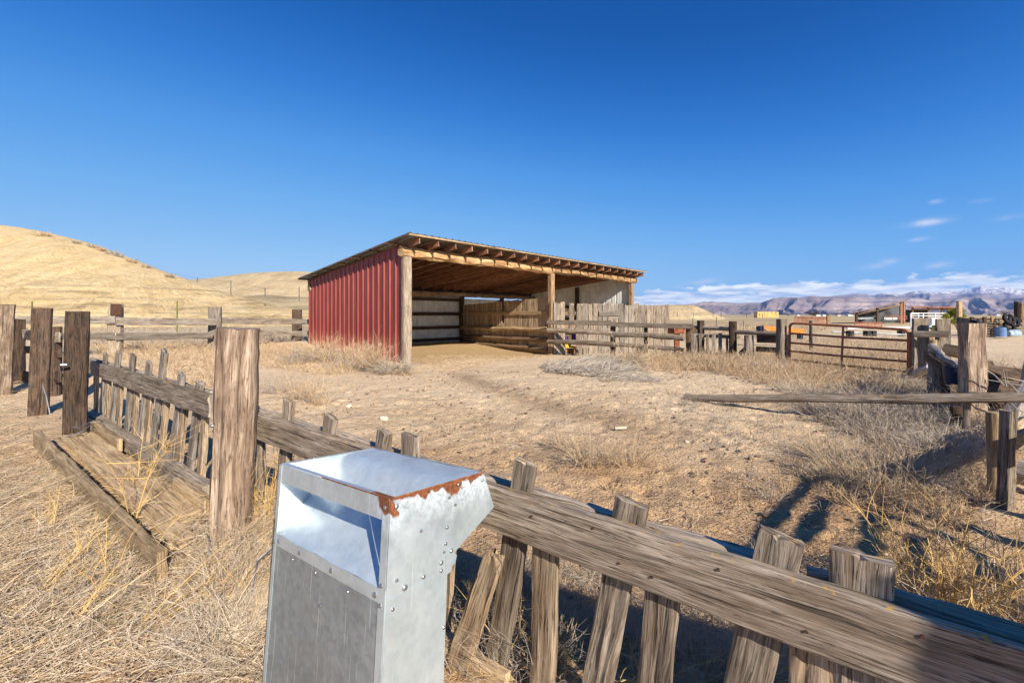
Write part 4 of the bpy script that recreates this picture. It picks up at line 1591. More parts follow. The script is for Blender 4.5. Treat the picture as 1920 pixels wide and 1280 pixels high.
# ------------------------------------------------------------------ near fence (pickets between two rails)
def F(px, off=0.0):
    a = (px - 960) / FPX
    Y = (FC + off) / (FN[0] * a + FN[1])
    return V(a * Y, Y)


def FP(px, py, off=0.0):
    q = F(px, off)
    return V(q[0], q[1], H - (py - HOR) / FPX * q[1])


FD3 = V(FD[0], FD[1], 0)
FN3 = V(FN[0], FN[1], 0)


def picket(T, top, low, wd, off=.055, th=.03, mat=None, bot=None, end=.0055, nw=6):
    a, b = FP(top[0], top[1], off), FP(low[0], low[1], off)
    z = -.03 if bot is None else bot
    b = a + (b - a) * ((a[2] - z) / (a[2] - b[2]))
    MB().board(b, a, wd, th, FD3, jit=.0028, end=end, segl=.07, nw=nw).build('picket', mat or W_GREY, T)


def near_fence():
    c = F(1100)
    T = thing('picket_fence', 'low fence of leaning grey pickets nailed between two heavy rails in the right foreground', 'fence', (c[0], c[1], 0))
    # rails
    z1 = .722
    p0 = FP(470, 770, .02)
    e = V(2.3, -.55)
    e = e + FN * (FC + .02 - FN.dot(e))
    rail = MB()
    rail.board(V(p0[0], p0[1], z1 - .076), V(e[0], e[1], z1 - .076), .152, .042, Z3, jit=.0012, segl=.05, nw=6, end=.004, bow=.006)
    o = rail.build('front_rail', W_GREY, T)
    # nails and bullet-like knots in the rail
    for px, py in ((996, 968), (1113, 990), (1160, 1056), (1222, 1082), (1347, 1068), (1512, 1184), (1730, 1194), (560, 815), (620, 830)):
        q = FP(px, py, 0)
        MB().tube([q + FN3 * .005, q - FN3 * .001], .0036, 8).build('nail', M_NAIL, o)
    b0, b1 = F(470, .085), e + FN * .065
    MB().board(V(b0[0], b0[1], z1 - .055), V(F(1500, .085)[0], F(1500, .085)[1], z1 - .07), .10, .045, Z3, jit=.004, segl=.05, nw=5, bow=.01).build('back_rail', W_PALE, T)
    b2 = F(1500, .085)
    MB().board(V(b2[0], b2[1], z1 - .075) + FD3 * .01, V(b1[0], b1[1], z1 - .075), .12, .045, Z3, jit=.004, segl=.05, nw=5, bow=.005).build('back_rail', W_PALE, T)
    l0 = F(500, .02)
    MB().board(V(l0[0], l0[1], .05), V(*(F(955, .02)), .045), .09, .045, Z3, jit=.003, segl=.06).build('bottom_rail', W_TAN, T)
    # pickets: tops that stand above the rails, leaning; the short ones between
    for top, low, wd in (((543, 748), (531, 905), .092), ((622, 778), (606, 900), .085), ((721, 806), (700, 960), .075), ((769, 812), (765, 960), .09),
                         ((988, 864), (932, 1235), .082), ((1187, 938), (1128, 1240), .087), ((1464, 1000), (1406, 1260), .094), ((1612, 1036), (1612, 1270), .105)):
        picket(T, top, low, wd)
    for top, low, wd in (((586, 812), (586, 950), .08), ((1029, 965), (1018, 1240), .085), ((1247, 1050), (1228, 1270), .088), ((1528, 1120), (1522, 1280), .090),
                         ((662, 850), (650, 960), .08), ((845, 930), (835, 1080), .08), ((490, 795), (486, 930), .06)):
        picket(T, top, low, wd, mat=W_BARN if (top[0] in (1029, 1528, 845)) else W_GREY, end=.004)
    for k in range(5):
        q = F(1612, .055) + FD * (.17 + .17 * k)
        tz = .80 if k % 2 else .66
        MB().board(V(q[0] - FD[0] * .04, q[1] - FD[1] * .04, -.03), V(q[0], q[1], tz), .09, .03, FD3, jit=.0028, end=.012, segl=.08).build('picket', W_GREY, T)
    q0 = FP(482, 816, .02)
    # loose slanted board standing broken off between the feeder and the fence
    a, b = FP(930, 1030, .015), FP(862, 1240, .0)
    b = a + (b - a) * ((a[2] + .02) / (a[2] - b[2]))
    one('broken_picket', MB().board(b, a, .10, .03, FD3, jit=.003, end=.03, segl=.06, nw=6, taper=.7), W_BARN, 'broken loose picket leaning right of the metal feeder', 'picket')
    a = FP(483, 822, .06)
    g = V(a[0], a[1], .10)
    one('green_board', MB().board(g, a, .075, .04, FD3 * .5 + V(.6, .3, 0), nw=3), W_GREEN, 'narrow green painted board standing right of the big split post', 'board')


near_fence()


def left_panel():
    c = F(280)
    T = thing('picket_fence', 'leaning low picket panel between the dark post and the big split post', 'fence panel', (c[0], c[1], 0))
    p0, p1 = FP(166, 688, .02), FP(398, 766, .02)
    MB().board(V(p0[0], p0[1], .675), V(p1[0], p1[1], .672), .155, .045, Z3, jit=.003, segl=.08, nw=5).build('front_rail', W_GREY, T)
    b0, b1 = F(168, .095), F(400, .095)
    MB().board(V(b0[0], b0[1], .71), V(b1[0], b1[1], .70), .09, .04, Z3, jit=.003, bow=.01).build('back_rail', W_PALE, T)
    q0, q1 = FP(160, 803, .0), FP(386, 985, .0)
    MB().board(V(*F(160)[:2], .10), V(*F(392)[:2], .07), .14, .09, Z3, jit=.004).build('bottom_rail', W_PALE, T)
    for (tx, ty), (lx, ly), wd in (((198, 662), (189, 820), .10), ((224, 659), (208, 810), .11), ((250, 664), (236, 830), .10), ((280, 678), (262, 850), .10), ((310, 656), (286, 850), .10),
                                   ((342, 700), (320, 900), .095), ((376, 716), (352, 920), .09)):
        picket(T, (tx, ty), (lx, ly), wd, mat=W_PALEGREY)
    for (tx, ty), (lx, ly), wd in (((181, 690), (180, 820), .09), ((204, 700), (202, 820), .09), ((228, 705), (221, 830), .09), ((257, 715), (250, 850), .09), ((285, 725), (273, 850), .09),
                                   ((314, 735), (301, 880), .085), ((346, 750), (334, 900), .085), ((386, 765), (374, 920), .085)):
        picket(T, (tx, ty), (lx, ly), wd, mat=W_BARN, end=.004)


left_panel()

# the big split post
bp = V(-1.53, 2.36)
mb = MB().log([V(bp[0] - .03, bp[1], -.06), V(bp[0] - .01, bp[1], .5), V(bp[0] + .02, bp[1], 1.228)], .105, 24, jit=.0022, wob=.0006, r1=.108, ridge=.0045, segl=.07)
T = thing('fence_post', 'big split round post with a flat sawn top standing left of the metal feeder', 'fence post', (bp[0], bp[1], 0), 'thick timber fence posts')
mb.build('post_body', W_POST, T)
for (px, py) in ((399.5, 797.5), (405, 807)):
    q = P(px, py, 2.31)
    mb = MB().tube([q + V(.03, .02, 0), q - V(.004, .010, 0)], .0095, 12)
    mb.tube([q - V(.004, .010, 0), q - V(.006, .017, 0)], .006, 8)
    mb.build('bolt', M_STEEL, T)

# three old planks set upright at the left
for i, (xt, yt, xb, yb, Y, wd, th, mt, lab) in enumerate((
        (146, 583, 140, 822, 4.43, .185, .045, W_DARK, 'dark upright plank post closest to the low picket panel'),
        (79, 577, 72, 778, 5.5, .185, .06, W_DARK, 'brown upright plank post in the middle of the three at the left'),
        (9, 570, 4, 718, 6.6, .22, .06, W_POST, 'pale and brown upright plank post cut by the left edge'))):
    a = P(xt, yt, Y)
    b = P(xb, yb, Y)
    b = a + (b - a) * ((a[2] + .05) / (a[2] - b[2]))
    fv = FN3 + FD3 * (-.15)
    T = thing('fence_post', lab, 'fence post', (b[0], b[1], 0), 'thick timber fence posts')
    # wide side turned across the fence line
    MB().board(b, a, wd, th, V(.87, .50, 0), jit=.003, nw=6, end=.006, segl=.09).build('post_body', mt, T)
    if i == 0:
        q = P(117.5, 684, 4.3)
        MB().tube([q + V(.02, .02, 0), q - V(.01, .012, 0)], .014, 10).build('bolt', M_STEEL, T)


# boards, feed bunk floor at the foot of the left panel
def feed_bunk():
    T = thing('feed_bunk', 'low wooden feed bunk of weathered planks filled with straw in front of the picket panel', 'feed bunk', (-3.1, 3.3, 0))
    a, b = P(68, 815, 4.15), P(305, 1052, 2.02)
    W3 = W_TAN
    MB().board(V(a[0], a[1], .105), V(b[0], b[1], .10), .15, .045, Z3, jit=.003, segl=.08, nw=4).build('side_board', W3, T)
    dd = FD3
    off = lambda px, o: F(px, o)
    for o, x0, x1, wd in ((-.315, -4.45, -1.75, .10), (-.195, -4.35, -1.95, .125)):
        p = V(x0, (FC + o - FN[0] * x0) / FN[1])
        q = V(x1, (FC + o - FN[0] * x1) / FN[1])
        MB().board(V(p[0], p[1], .085), V(q[0], q[1], .08), wd, .04, FN3, jit=.002, segl=.1).build('floor_plank', W_TAN, T)
    p, q = off(150, -.09), off(225, -.09)
    MB().board(V(p[0], p[1], .10), V(q[0], q[1], .10), .12, .04, Z3, jit=.002).build('inner_board', W3, T)
    p, q = off(333, -.10), off(392, -.10)
    MB().board(V(p[0], p[1], .10), V(q[0], q[1], .09), .13, .05, Z3, jit=.002).build('inner_board', W3, T)
    p, q = off(338, -.33), off(338, -.05)
    MB().board(V(p[0], p[1], .06), V(q[0], q[1], .06), .10, .04, FD3, jit=.002).build('cross_board', W_TAN, T)


feed_bunk()


# wires tying things together at the left
mb = MB()
for pts in (((108, 822, 4.2), (130, 818, 4.15), (155, 808, 4.2), (170, 795, 4.4)), ((138, 800, 4.3), (150, 802, 4.25), (170, 790, 4.4), (188, 786, 4.5)),
            ((80, 722, 5.2), (87, 745, 5.15), (94, 778, 5.1))):
    mb.pipe([P(*p) for p in pts], .006, 5)
one('loose_wire', mb, M_STEEL, 'loose pale wire wound round the foot of the dark plank post', 'wire')
mb = MB().pipe([P(*p) for p in ((388, 1000, 2.2), (393, 1020, 2.15), (391, 1050, 2.1))], .003, 5)
mb.pipe([P(516, 1020, 1.9), P(482, 1050, 1.85), P(475, 1100, 1.8), P(475, 1160, 1.75)], .003, 5)
one('loose_wire', mb, M_STEEL, 'thin pale wire sticking up from the straw left of the feeder', 'wire')


# ------------------------------------------------------------------ back-left fence
def rail_fence():
    pts = [V(-14.2, 10.0), V(-9.75, 10.5), V(-9.35, 13.3), V(-8.25, 16.6)]
    fz = {0: .0}
    T = thing('rail_fence', 'two rail weathered wooden fence from the left edge to the red shed wall', 'fence', (-9.6, 12.5, .2))
    # rails seen: left length, middle length, right length
    def rl(p0, p1, w0, name='rail', m=W_PALEGREY, th=.05):
        MB().board(p0, p1, w0, th, Z3, jit=.004, segl=.3, end=.02).build(name, m, T)
    rl(P(30, 599.5, 10.2), P(218, 600, 10.5), .19)
    rl(P(30, 630, 10.2), P(217, 630.5, 10.5), .16)
    rl(P(216, 602, 10.45), P(404, 603.5, 12.4), .19)
    rl(P(216, 631, 10.45), P(400, 629, 12.4), .17)
    rl(P(398, 600.5, 12.5), P(580, 603.5, 16.4), .19)
    rl(P(468, 624, 14.2), P(580, 625, 16.4), .18)
    rl(P(480, 648, 14.4), P(580, 645, 16.4), .10)
    q = P(216.5, 570, 10.6)
    MB().board(V(q[0], q[1], 0.1), q, .29, .16, V(1, .15, 0), jit=.004).build('post', W_PALE, T)
    q2 = P(217.5, 570.5, 10.5)
    MB().board(V(q2[0], q2[1] - .0, q2[2] - .28), V(q2[0], q2[1], q2[2] + .01), .24, .012, V(1, .15, 0)).build('metal_sheet', M_NAIL, T)
    q = P(403, 575, 12.6)
    MB().board(V(q[0], q[1], 0.1), q, .32, .14, V(1, .3, 0), jit=.004).build('post', W_PALEGREY, T)
    q = P(557, 580, 16.6)
    MB().board(V(q[0], q[1], 0.0), q, .36, .14, V(1, .5, 0), jit=.004).build('post', W_DARK, T)


rail_fence()


def old_board_fence():
    """dark boards seen in the gaps between the three upright planks"""
    T = thing('board_fence', 'dark sagging board fence seen between the three upright plank posts', 'fence', (-7.8, 7.2, 0))
    for y0, y1, wd in ((622, 632, .16), (655, 662, .12), (700, 706, .18)):
        MB().board(P(28, y0, 7.6), P(112, y1, 6.6), wd, .04, Z3, jit=.005, bow=.02).build('rail', W_DARK if y0 != 622 else W_GREY, T)
    for px, y0 in ((36, 598), (104, 612)):
        q = P(px, y0, 7.4 if px < 60 else 6.7)
        MB().log([V(q[0], q[1], 0), q], .08, 9, jit=.005).build('post', W_DARK, T)


old_board_fence()


# wire fences: thin steel posts with strands
def wire_fence(name, label, posts, wires, mat=M_TPOST, r=.02, wr=.003):
    """posts: (px, ytop, ybottom, Y); wires: fractions of height"""
    T = thing(name, label, 'fence', P(posts[0][0], posts[0][2], posts[0][3]))
    tops, bots = [], []
    for px, yt, yb, Y in posts:
        a, b = P(px, yt, Y), P(px, yb, Y)
        MB().tube([b, a], r, 5).build('post', mat, T)
        tops.append(a)
        bots.append(b)
    for f in wires:
        mb = MB()
        for i in range(len(posts) - 1):
            p = bots[i] + (tops[i] - bots[i]) * f
            q = bots[i + 1] + (tops[i + 1] - bots[i + 1]) * f
            mb.tube([p, (p + q) / 2 - V(0, 0, .02), q], wr, 3)
        mb.build('wire', M_WIRE, T)


wire_fence('wire_fence', 'thin wire fence with olive steel posts at the foot of the cream hill',
           [(-160, 562, 620, 17), (60, 565, 620, 17.2), (332, 564, 622, 18), (640, 568, 622, 21)], (.62, .82), r=.028, wr=.006)
wire_fence('wire_fence', 'wire fence with thin dark posts climbing the cream hill behind',
           [(255, 486, 489, 70), (314, 510, 516, 70), (370, 520, 535, 66), (433, 526, 552, 60), (497, 540, 556, 58), (561, 538, 566, 56)], (.5, .9), mat=M_WIRE, r=.07, wr=.012)
wire_fence('wire_fence', 'thin dark post wire fence on the plain before the small yellow mound',
           [(1270, 586, 595, 95), (1300, 586, 595, 95), (1337, 584, 594, 92), (1352, 585, 595, 92), (1400, 587, 596, 95), (1430, 588, 596, 96)], (.5, .9), mat=M_WIRE, r=.06, wr=.02)
wire_fence('wire_fence', 'sparse thin post wire fence crossing the straw coloured plain',
           [(1299, 596, 612, 34), (1343, 594, 613, 33), (1394, 601, 620, 32), (1475, 598, 620, 31)], (.55, .9), mat=M_WIRE, r=.03, wr=.007)


# ------------------------------------------------------------------ galvanised feeder
def feeder():
    Mx = np.array([[0.79981555, 0.59997602, 0.01799581], [-0.59774577, 0.79339272, 0.115013], [0.0547273, -0.10274611, 0.99320097]])
    o = V(-0.29873865, 1.04657414, 0.84723522)
    T = thing('metal_feeder', 'tall galvanised sheet metal mineral feeder with a rusty rim leaning at the picket fence', 'feeder', o)
    mw = Matrix(((*Mx[0], 0), (*Mx[1], 0), (*Mx[2], 0), (0, 0, 0, 1)))
    T.rotation_euler = mw.to_euler()
    W, D, D2, CR, B = .56, .345, .204, .212, .865
    th = .0022

    def part(name, polys, mat=M_GALV, parent=T, sub=True, label=None):
        """polys: (polygon, thickness vector) in local space"""
        import bmesh
        bm = bmesh.new()
        for poly, vec in polys:
            vs = [bm.verts.new(p) for p in poly]
            f = bm.faces.new(vs)
            r = bmesh.ops.extrude_face_region(bm, geom=[f])
            nv = [e for e in r['geom'] if isinstance(e, bmesh.types.BMVert)]
            bmesh.ops.translate(bm, verts=nv, vec=vec)
        bmesh.ops.recalc_face_normals(bm, faces=bm.faces)
        me = bpy.data.meshes.new(name)
        bm.to_mesh(me)
        bm.free()
        me.materials.append(mat)
        ob = bpy.data.objects.new(name, me)
        C.objects.link(ob)
        ob.parent = parent
        if label:
            tag(ob, label)
        return ob
    prof = [(0, 0), (D + .004, 0), (.403, -.115), (.215, -.203), (D2 + .018, -.215), (D2 + .018, -.24), (D2, -.245), (D2, -B), (0, -B)]
    part('side_panel', [([(0, y, z) for y, z in prof], (th, 0, 0))], label='right side panel with white bloom and a rusty rim')
    part('side_panel', [([(-W, y, z) for y, z in prof], (-th, 0, 0))])
    # overlapping lower sheet on the right side, its seam and rivets
    part('side_seam_strip', [([(th + .0006, .002, -.232), (th + .0006, D2 - .002, -.232), (th + .0006, D2 - .002, -B), (th + .0006, .002, -B)], (.0012, 0, 0))])
    part('front_panel', [([(-W, 0, -CR), (0, 0, -CR), (0, 0, -B), (-W, 0, -B)], (0, -th, 0))], M_GALV_SHADE, label='lower front panel with shade put into its sheet colour')
    part('front_lip', [([(-W - .001, -th - .0005, -CR + .002), (.001, -th - .0005, -CR + .002), (.001, -th - .0005, -CR - .030), (-W - .001, -th - .0005, -CR - .030)], (0, -.0015, 0))])
    # hopper plate: from the front crease back and up, then flattening towards the rear rim
    zz = [(0.0, -CR + .001), (.10, -.125), (.165, -.055), (.20, -.018), (.235, -.002), (D, .001)]
    polys = []
    import bmesh
    bm = bmesh.new()
    nx = 14
    rows = []
    fine = []
    for (a, b) in zip(zz[:-1], zz[1:]):
        for k in range(4):
            fine.append((a[0] + (b[0] - a[0]) * k / 4, a[1] + (b[1] - a[1]) * k / 4))
    fine.append(zz[-1])
    fy = np.array(fine)
    for _ in range(2):
        fy[1:-1] = (fy[:-2] + 2 * fy[1:-1] + fy[2:]) / 4
    for lay in (0, -.002):
        rr = []
        for y, z in fy:
            rr.append([bm.verts.new((-W + W * i / nx, y, z + lay + (.0018 * math.sin(i * 1.3 + y * 31) if 0 < i < nx else 0))) for i in range(nx + 1)])
        rows.append(rr)
    for rr in rows:
        for j in range(len(rr) - 1):
            for i in range(nx):
                bm.faces.new((rr[j][i], rr[j][i + 1], rr[j + 1][i + 1], rr[j + 1][i]))
    for j in (0, len(fy) - 1):
        for i in range(nx):
            bm.faces.new((rows[0][j][i], rows[0][j][i + 1], rows[1][j][i + 1], rows[1][j][i]))
    for i in (0, nx):
        for j in range(len(fy) - 1):
            bm.faces.new((rows[0][j][i], rows[0][j + 1][i], rows[1][j + 1][i], rows[1][j][i]))
    bmesh.ops.recalc_face_normals(bm, faces=bm.faces)
    for f in bm.faces:
        f.smooth = True
    me = bpy.data.meshes.new('hopper_plate')
    bm.to_mesh(me)
    bm.free()
    me.set_sharp_from_angle(angle=math.radians(40))
    me.materials.append(M_GALV2)
    ob = bpy.data.objects.new('hopper_plate', me)
    C.objects.link(ob)
    ob.parent = T
    tag(ob, 'dented sloping hopper plate inside the feeder')
    # back panel
    part('back_panel', [([(-W, D2, -.245), (0, D2, -.245), (0, D2, -B), (-W, D2, -B)], (0, th, 0)),
                        ([(-W, D + .004, -.004), (0, D + .004, -.004), (0, .403, -.115), (-W, .403, -.115)], (0, -th, .0)),
                        ([(-W, .403, -.115), (0, .403, -.115), (0, .215, -.203), (-W, .215, -.203)], (0, .0, .002))], M_GALV2)
    # top front bar (an angle strip), folded corner strips
    part('front_bar', [([(-W, -.001, 0), (0, -.001, 0), (0, -.001, -.052), (-W, -.001, -.052)], (0, -.002, 0)),
                       ([(-W, -.001, .0005), (0, -.001, .0005), (0, .016, .0005), (-W, .016, .0005)], (0, 0, .0015))], label='front cross bar under the rim, rusted at its right end')
    part('corner_strip', [([(-.022, -.0032, -.002), (.0032, -.0032, -.002), (.0032, -.0032, -B), (-.022, -.0032, -B)], (0, -.0015, 0))])
    part('corner_strip', [([(-W - .003, -.0032, -.002), (-W + .014, -.0032, -.002), (-W + .014, -.0032, -B), (-W - .003, -.0032, -B)], (0, -.0015, 0))])
    # rolled rusty rim
    def rod(name, a, b, r, mat):
        mb = MB().tube([V(*a), V(*b)], r, 8)
        me_ = mb.build(name, mat, None, base=Vector((0, 0, 0)))
        me_.parent = T
        me_.location = (0, 0, 0)
        return me_
    ro = M_RIM
    rl = M_GALV_SHADE
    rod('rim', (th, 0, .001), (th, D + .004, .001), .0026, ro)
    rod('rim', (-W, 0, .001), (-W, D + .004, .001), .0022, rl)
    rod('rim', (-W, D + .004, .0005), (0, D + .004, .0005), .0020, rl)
    rod('rim', (-W * .55, -.002, .0015), (0, -.002, .0015), .0018, ro)
    # small ear at the step
    part('ear_plate', [([(th + .001, D2 - .01, -.232), (th + .001, D2 + .028, -.224), (th + .001, D2 + .034, -.205), (th + .001, D2 + .024, -.196), (th + .001, D2 - .01, -.19)], (.0015, 0, 0))])

    # rivets and screws
    def rivet(x, y, z, n, r=.0052):
        a = V(x, y, z)
        n = V(*n)
        s = unit(np.cross(n, V(.2, .5, .84)))
        t2 = np.cross(n, s)
        mb = MB()
        mb.sweep([a, a + n * .0012, a + n * .0028, a + n * .0034], s, t2, [(math.cos(q) * r, math.sin(q) * r) for q in np.arange(10) / 10 * 2 * math.pi][::-1], [1, 1, .72, .2])
        mb2 = mb.build('rivet', M_STEEL, None, base=Vector((0, 0, 0)))
        mb2.parent = T
        mb2.location = (0, 0, 0)
    fn = (0, -1, 0)
    for x in (-W + .03, -W + .16, -W + .33, -.035):
        rivet(x, -.0042, -CR - .016, fn, .0072)
    for x in (-W + .12, -W + .25, -W + .41):
        rivet(x, -.0025, -CR - .045, fn, .0042)
    for x, z in ((-.012, -.20), (-.012, -.245), (-W + .006, -.20), (-W + .006, -.235), (-.27, -.33), (-W + .30, -.55), (-.012, -.02), (-W + .34, -.64)):
        rivet(x, -.0048, z, fn, .0055)
    rn = (1, 0, 0)
    for y, z, r in ((.017, -.02, .006), (.028, -.195, .0042), (.055, -.222, .0075), (.115, -.218, .0055), (.10, -.10, .0042), (.20, -.04, .0042), (.225, -.065, .0042), (.195, -.118, .0046),
                    (.192, -.160, .0046), (.187, -.180, .0036), (.178, -.205, .006), (.178, -.225, .005), (.215, -.186, .0055), (.196, -.376, .0055), (.02, -.258, .0045), (.235, -.012, .005), (.34, -.02, .005)):
        rivet(th + .0025, y, z, rn, r)


M_RIM = flat('rusty_rim', (.30, .10, .032), .85, 0, .5, 28.0, .002, (.10, .035, .015))
feeder()


# ------------------------------------------------------------------ small things near the shed
def toys():
    x = lambda px, py: P(px, py, 16.6)
    c = x(1071, 660)
    one('wooden_crate', MB().box(x(1071, 659) + V(0, .2, 0), (.50, .3, .2), .1, bev=.01), M_BROWNBOX, 'small brown wooden crate under the yellow toy in the plank fence gap', 'crate')
    T = thing('toy_car', 'yellow plastic toy with a blue ball shaped top standing on the brown crate', 'toy', x(1071, 655) + V(0, .1, 0))
    MB().box(x(1072, 650.5) + V(0, .1, 0), (.52, .3, .07), .08, ry=.08, bev=.02).build('body', M_YELLOW, T)
    MB().box(x(1062, 647) + V(0, .08, 0), (.14, .2, .1), .08, bev=.03).build('seat', M_YELLOW, T)
    MB().log([x(1068, 649) + V(0, .0, 0), x(1068, 645.5)], .05, 12, jit=0, segl=1, r1=.045).build('ball', M_BLUE, T)
    mb = MB()
    mb.log([x(1078, 640) + V(0, .1, 0), x(1077, 634) + V(0, .1, 0), x(1076.5, 626.5) + V(0, .1, 0)], .15, 12, jit=.01, r1=.07, segl=.06)
    one('purple_bag', mb, M_PURPLE, 'bright purple cloth bag hanging in the gap of the plank fence', 'bag')
    mb = MB().log([x(1063, 639) + V(0, .1, 0), x(1063.5, 631) + V(0, .1, 0)], .09, 12, jit=.01, r1=.06, segl=.05)
    one('purple_toy', mb, M_PURPLE, 'small purple toy left of the bright purple bag', 'toy')
    a = P(1268, 620, 15.2)
    T = thing('rust_drum', 'rusty orange steel trough on an orange post behind the pole fence end', 'trough', V(a[0], a[1], -.1))
    MB().box(a, (.42, .4, .2), .2, bev=.02).build('trough', M_RUSTORANGE, T)
    MB().board(V(a[0] + .02, a[1], -.2), V(a[0] + .02, a[1], a[2] - .1), .18, .12, V(1, 0, 0)).build('post', M_RUSTORANGE, T)


toys()


# stones and litter lying in the corral
def stone(px, py, wpx, label, mat=M_STONE, flat_=.6):
    p = G(px, py)
    r = wpx / FPX * p[1] / 2
    import bmesh
    bm = bmesh.new()
    bmesh.ops.create_icosphere(bm, subdivisions=3, radius=r)
    s = RNG.rand() * 50
    for v in bm.verts:
        n = .75 + .5 * float(vn(v.co.x / r * 1.3 + s, v.co.y / r * 1.3 + v.co.z / r, 5))
        v.co = Vector((v.co.x * n, v.co.y * n * .8, v.co.z * n * flat_))
    me = bpy.data.meshes.new('stone')
    bm.to_mesh(me)
    bm.free()
    for f in me.polygons:
        f.use_smooth = True
    me.materials.append(mat)
    o = bpy.data.objects.new('stone', me)
    C.objects.link(o)
    o.location = (p[0], p[1], gnd(p) + r * flat_ * .35)
    o.rotation_euler = (0, 0, RNG.rand() * 3)
    tag(o, label, 'stone', 'pale stones lying in the corral')


stone(654, 764, 15, 'smaller cream stone up behind the near picket rail, left of the larger one')
stone(718, 788, 20, 'larger cream stone nearest the metal feeder')
stone(1488, 775, 13, 'pale stone beneath the middle of the long fallen pole')
stone(1524, 787, 13, 'small yellowish stone right below the long fallen pole')
stone(1287, 829, 9, 'tiny white stone out in the open middle of the corral')
stone(1847, 960, 20, 'flat white stone in the shade by the right edge pickets', flat_=.3)
p = G(1162, 806)
one('bone', MB().log([V(p[0] - .06, p[1], .02), V(p[0] + .08, p[1] + .02, .025)], .016, 9, jit=.002), M_STONE, 'short white stick lying alone on the bare soil in the middle', 'stick')


# ------------------------------------------------------------------ far yard
def far_yard():
    # open shed with a sloping roof
    Y = 69.0
    T = thing('open_shed', 'distant open shed with one sloping grey roof and brown posts', 'shed', P(1648, 606, Y))
    pt = lambda px, py, dy=0.: P(px, HOR + (py - HOR) * Y / (Y + dy), Y + dy)
    MB().slab([pt(1599, 586.0, -1), pt(1700, 563.5, -1), pt(1700, 564.5, -1), pt(1599, 587.2, -1)], (5.3, 6.5, 0)).build('roof', M_TINROOF_T, T)
    MB().slab([pt(1604, 590, 5), pt(1698, 570, 5), pt(1698, 607, 5), pt(1604, 607, 5)], (0, .15, 0)).build('back_wall', M_SHADETIN, T)
    for px, y0, wd in ((1606, 586, .35), (1645, 577.5, .35), (1689.5, 567, .4), (1694.5, 566, .25)):
        a = P(px, y0, Y)
        MB().board(V(a[0], a[1], -.2), a, wd, .25, V(1, 0, 0), jit=0).build('post', W_DARK if px < 1680 else W_RAFT, T)
    MB().board(pt(1608, 597, .3), pt(1647, 596, .3), .35, .1, Z3, jit=0).build('trough', M_GREYTIN, T)
    MB().board(pt(1658, 597, .3), pt(1689, 597, .3), .4, .1, Z3, jit=0).build('trough', M_WHITE, T)
    MB().board(pt(1604, 589, 0), pt(1690, 571, 0), .25, .1, Z3, jit=0).build('beam', W_SHED, T)
    # red roofed shelter
    Y2 = 76.0
    T = thing('shelter', 'distant low shelter with a flat red tin roof on posts', 'shed', P(1745, 604, Y2))
    q = lambda px, py, dy=0.: P(px, HOR + (py - HOR) * Y2 / (Y2 + dy), Y2 + dy)
    MB().slab([q(1700, 577, -1), q(1712, 574.2, -1), q(1794, 575.6, -1), q(1794, 577.2, -1), q(1712, 576.4, -1)], (5, 5, 0)).build('roof', M_TINROOF, T)
    for px in (1711, 1740, 1766, 1790):
        a = q(px, 577)
        MB().board(V(a[0], a[1], -.2), a, .28, .2, V(1, 0, 0), jit=0).build('post', W_SHED, T)
    MB().board(q(1711, 580), q(1791, 579.4), .3, .15, Z3, jit=0).build('beam', W_TAN, T)
    MB().slab([q(1698, 580, 4), q(1742, 580, 4), q(1742, 604, 4), q(1698, 604, 4)], (0, .1, 0)).build('back_wall', M_SHADETIN, T)
    # red pipe panels and gate in front of the shed
    def pipe_panel(name, label, x0, x1, yt, yb, Y, n, mat, r=.03, group=None, verts=4):
        T = thing(name, label, 'gate', P((x0 + x1) / 2, yb, Y), group)
        for k in range(n):
            y = yt + (yb - yt) * k / (n - 1)
            MB().tube([P(x0, y, Y), P(x1, y + .3, Y)], r, 5).build('bar', mat, T)
        for k in range(verts):
            x = x0 + (x1 - x0) * k / (verts - 1)
            MB().tube([P(x, yt - .3, Y), P(x, yb + 1, Y)], r * 1.2, 5).build('upright', mat, T)
    pipe_panel('pipe_fence', 'faded red pipe panel standing before the distant open shed', 1603, 1653, 604, 612.5, 52, 5, M_REDGATE, .032, verts=5)
    pipe_panel('pipe_fence', 'faded red pipe panel in the right bay of the distant open shed', 1660, 1700, 592, 598, 66, 3, M_REDGATE, .035, verts=4)
    pipe_panel('stock_trailer_rack', 'white pipe rack standing before the red roofed shelter', 1708, 1776, 587, 597, 50, 3, M_WHITEP, .06, verts=4)
    pipe_panel('pipe_gate', 'white upright pipe gate left of the white pipe rack', 1707.5, 1722, 588, 612, 49, 4, M_WHITEP, .05, verts=2)
    a = P(1588, 615.5, 27)
    b = P(1705, 614, 27)
    T = thing('pipe_trailer', 'long white pipe on low dark supports seen through the rusty gate', 'trailer', (*((a + b) / 2)[:2], -.1))
    MB().tube([a, b], .075, 10).build('pipe', M_WHITEP, T)
    for px in (1594, 1626, 1636, 1690):
        MB().box(P(px, 625, 27), (.3, .3, .35), .2, bev=.02).build('support', M_BLACK, T)
    MB().tube([P(1560, 622, 27.3), P(1712, 628, 26.8)], .06, 6).build('lower_pipe', M_GREYTIN, T)
    one('white_tub', MB().box(P(1747.5, 603.5, 42), (1.15, .8, .78), .2, bev=.08), M_WHITEP, 'white box shaped tank seen between the two wide grey planks', 'tank')
    mb = MB().box(P(1748, 614, 22), (.35, .3, .06), .2, rx=.4, ry=-.35, bev=.02)
    one('feed_sack', mb, M_WHITEP, 'crumpled white feed sack below the white tank', 'sack')
    one('feed_sack', MB().box(P(1753, 615, 21.8), (.12, .25, .3), .2, ry=.5, bev=.03), M_TPOSTY, 'yellow green sack leaning by the crumpled white sack', 'sack')
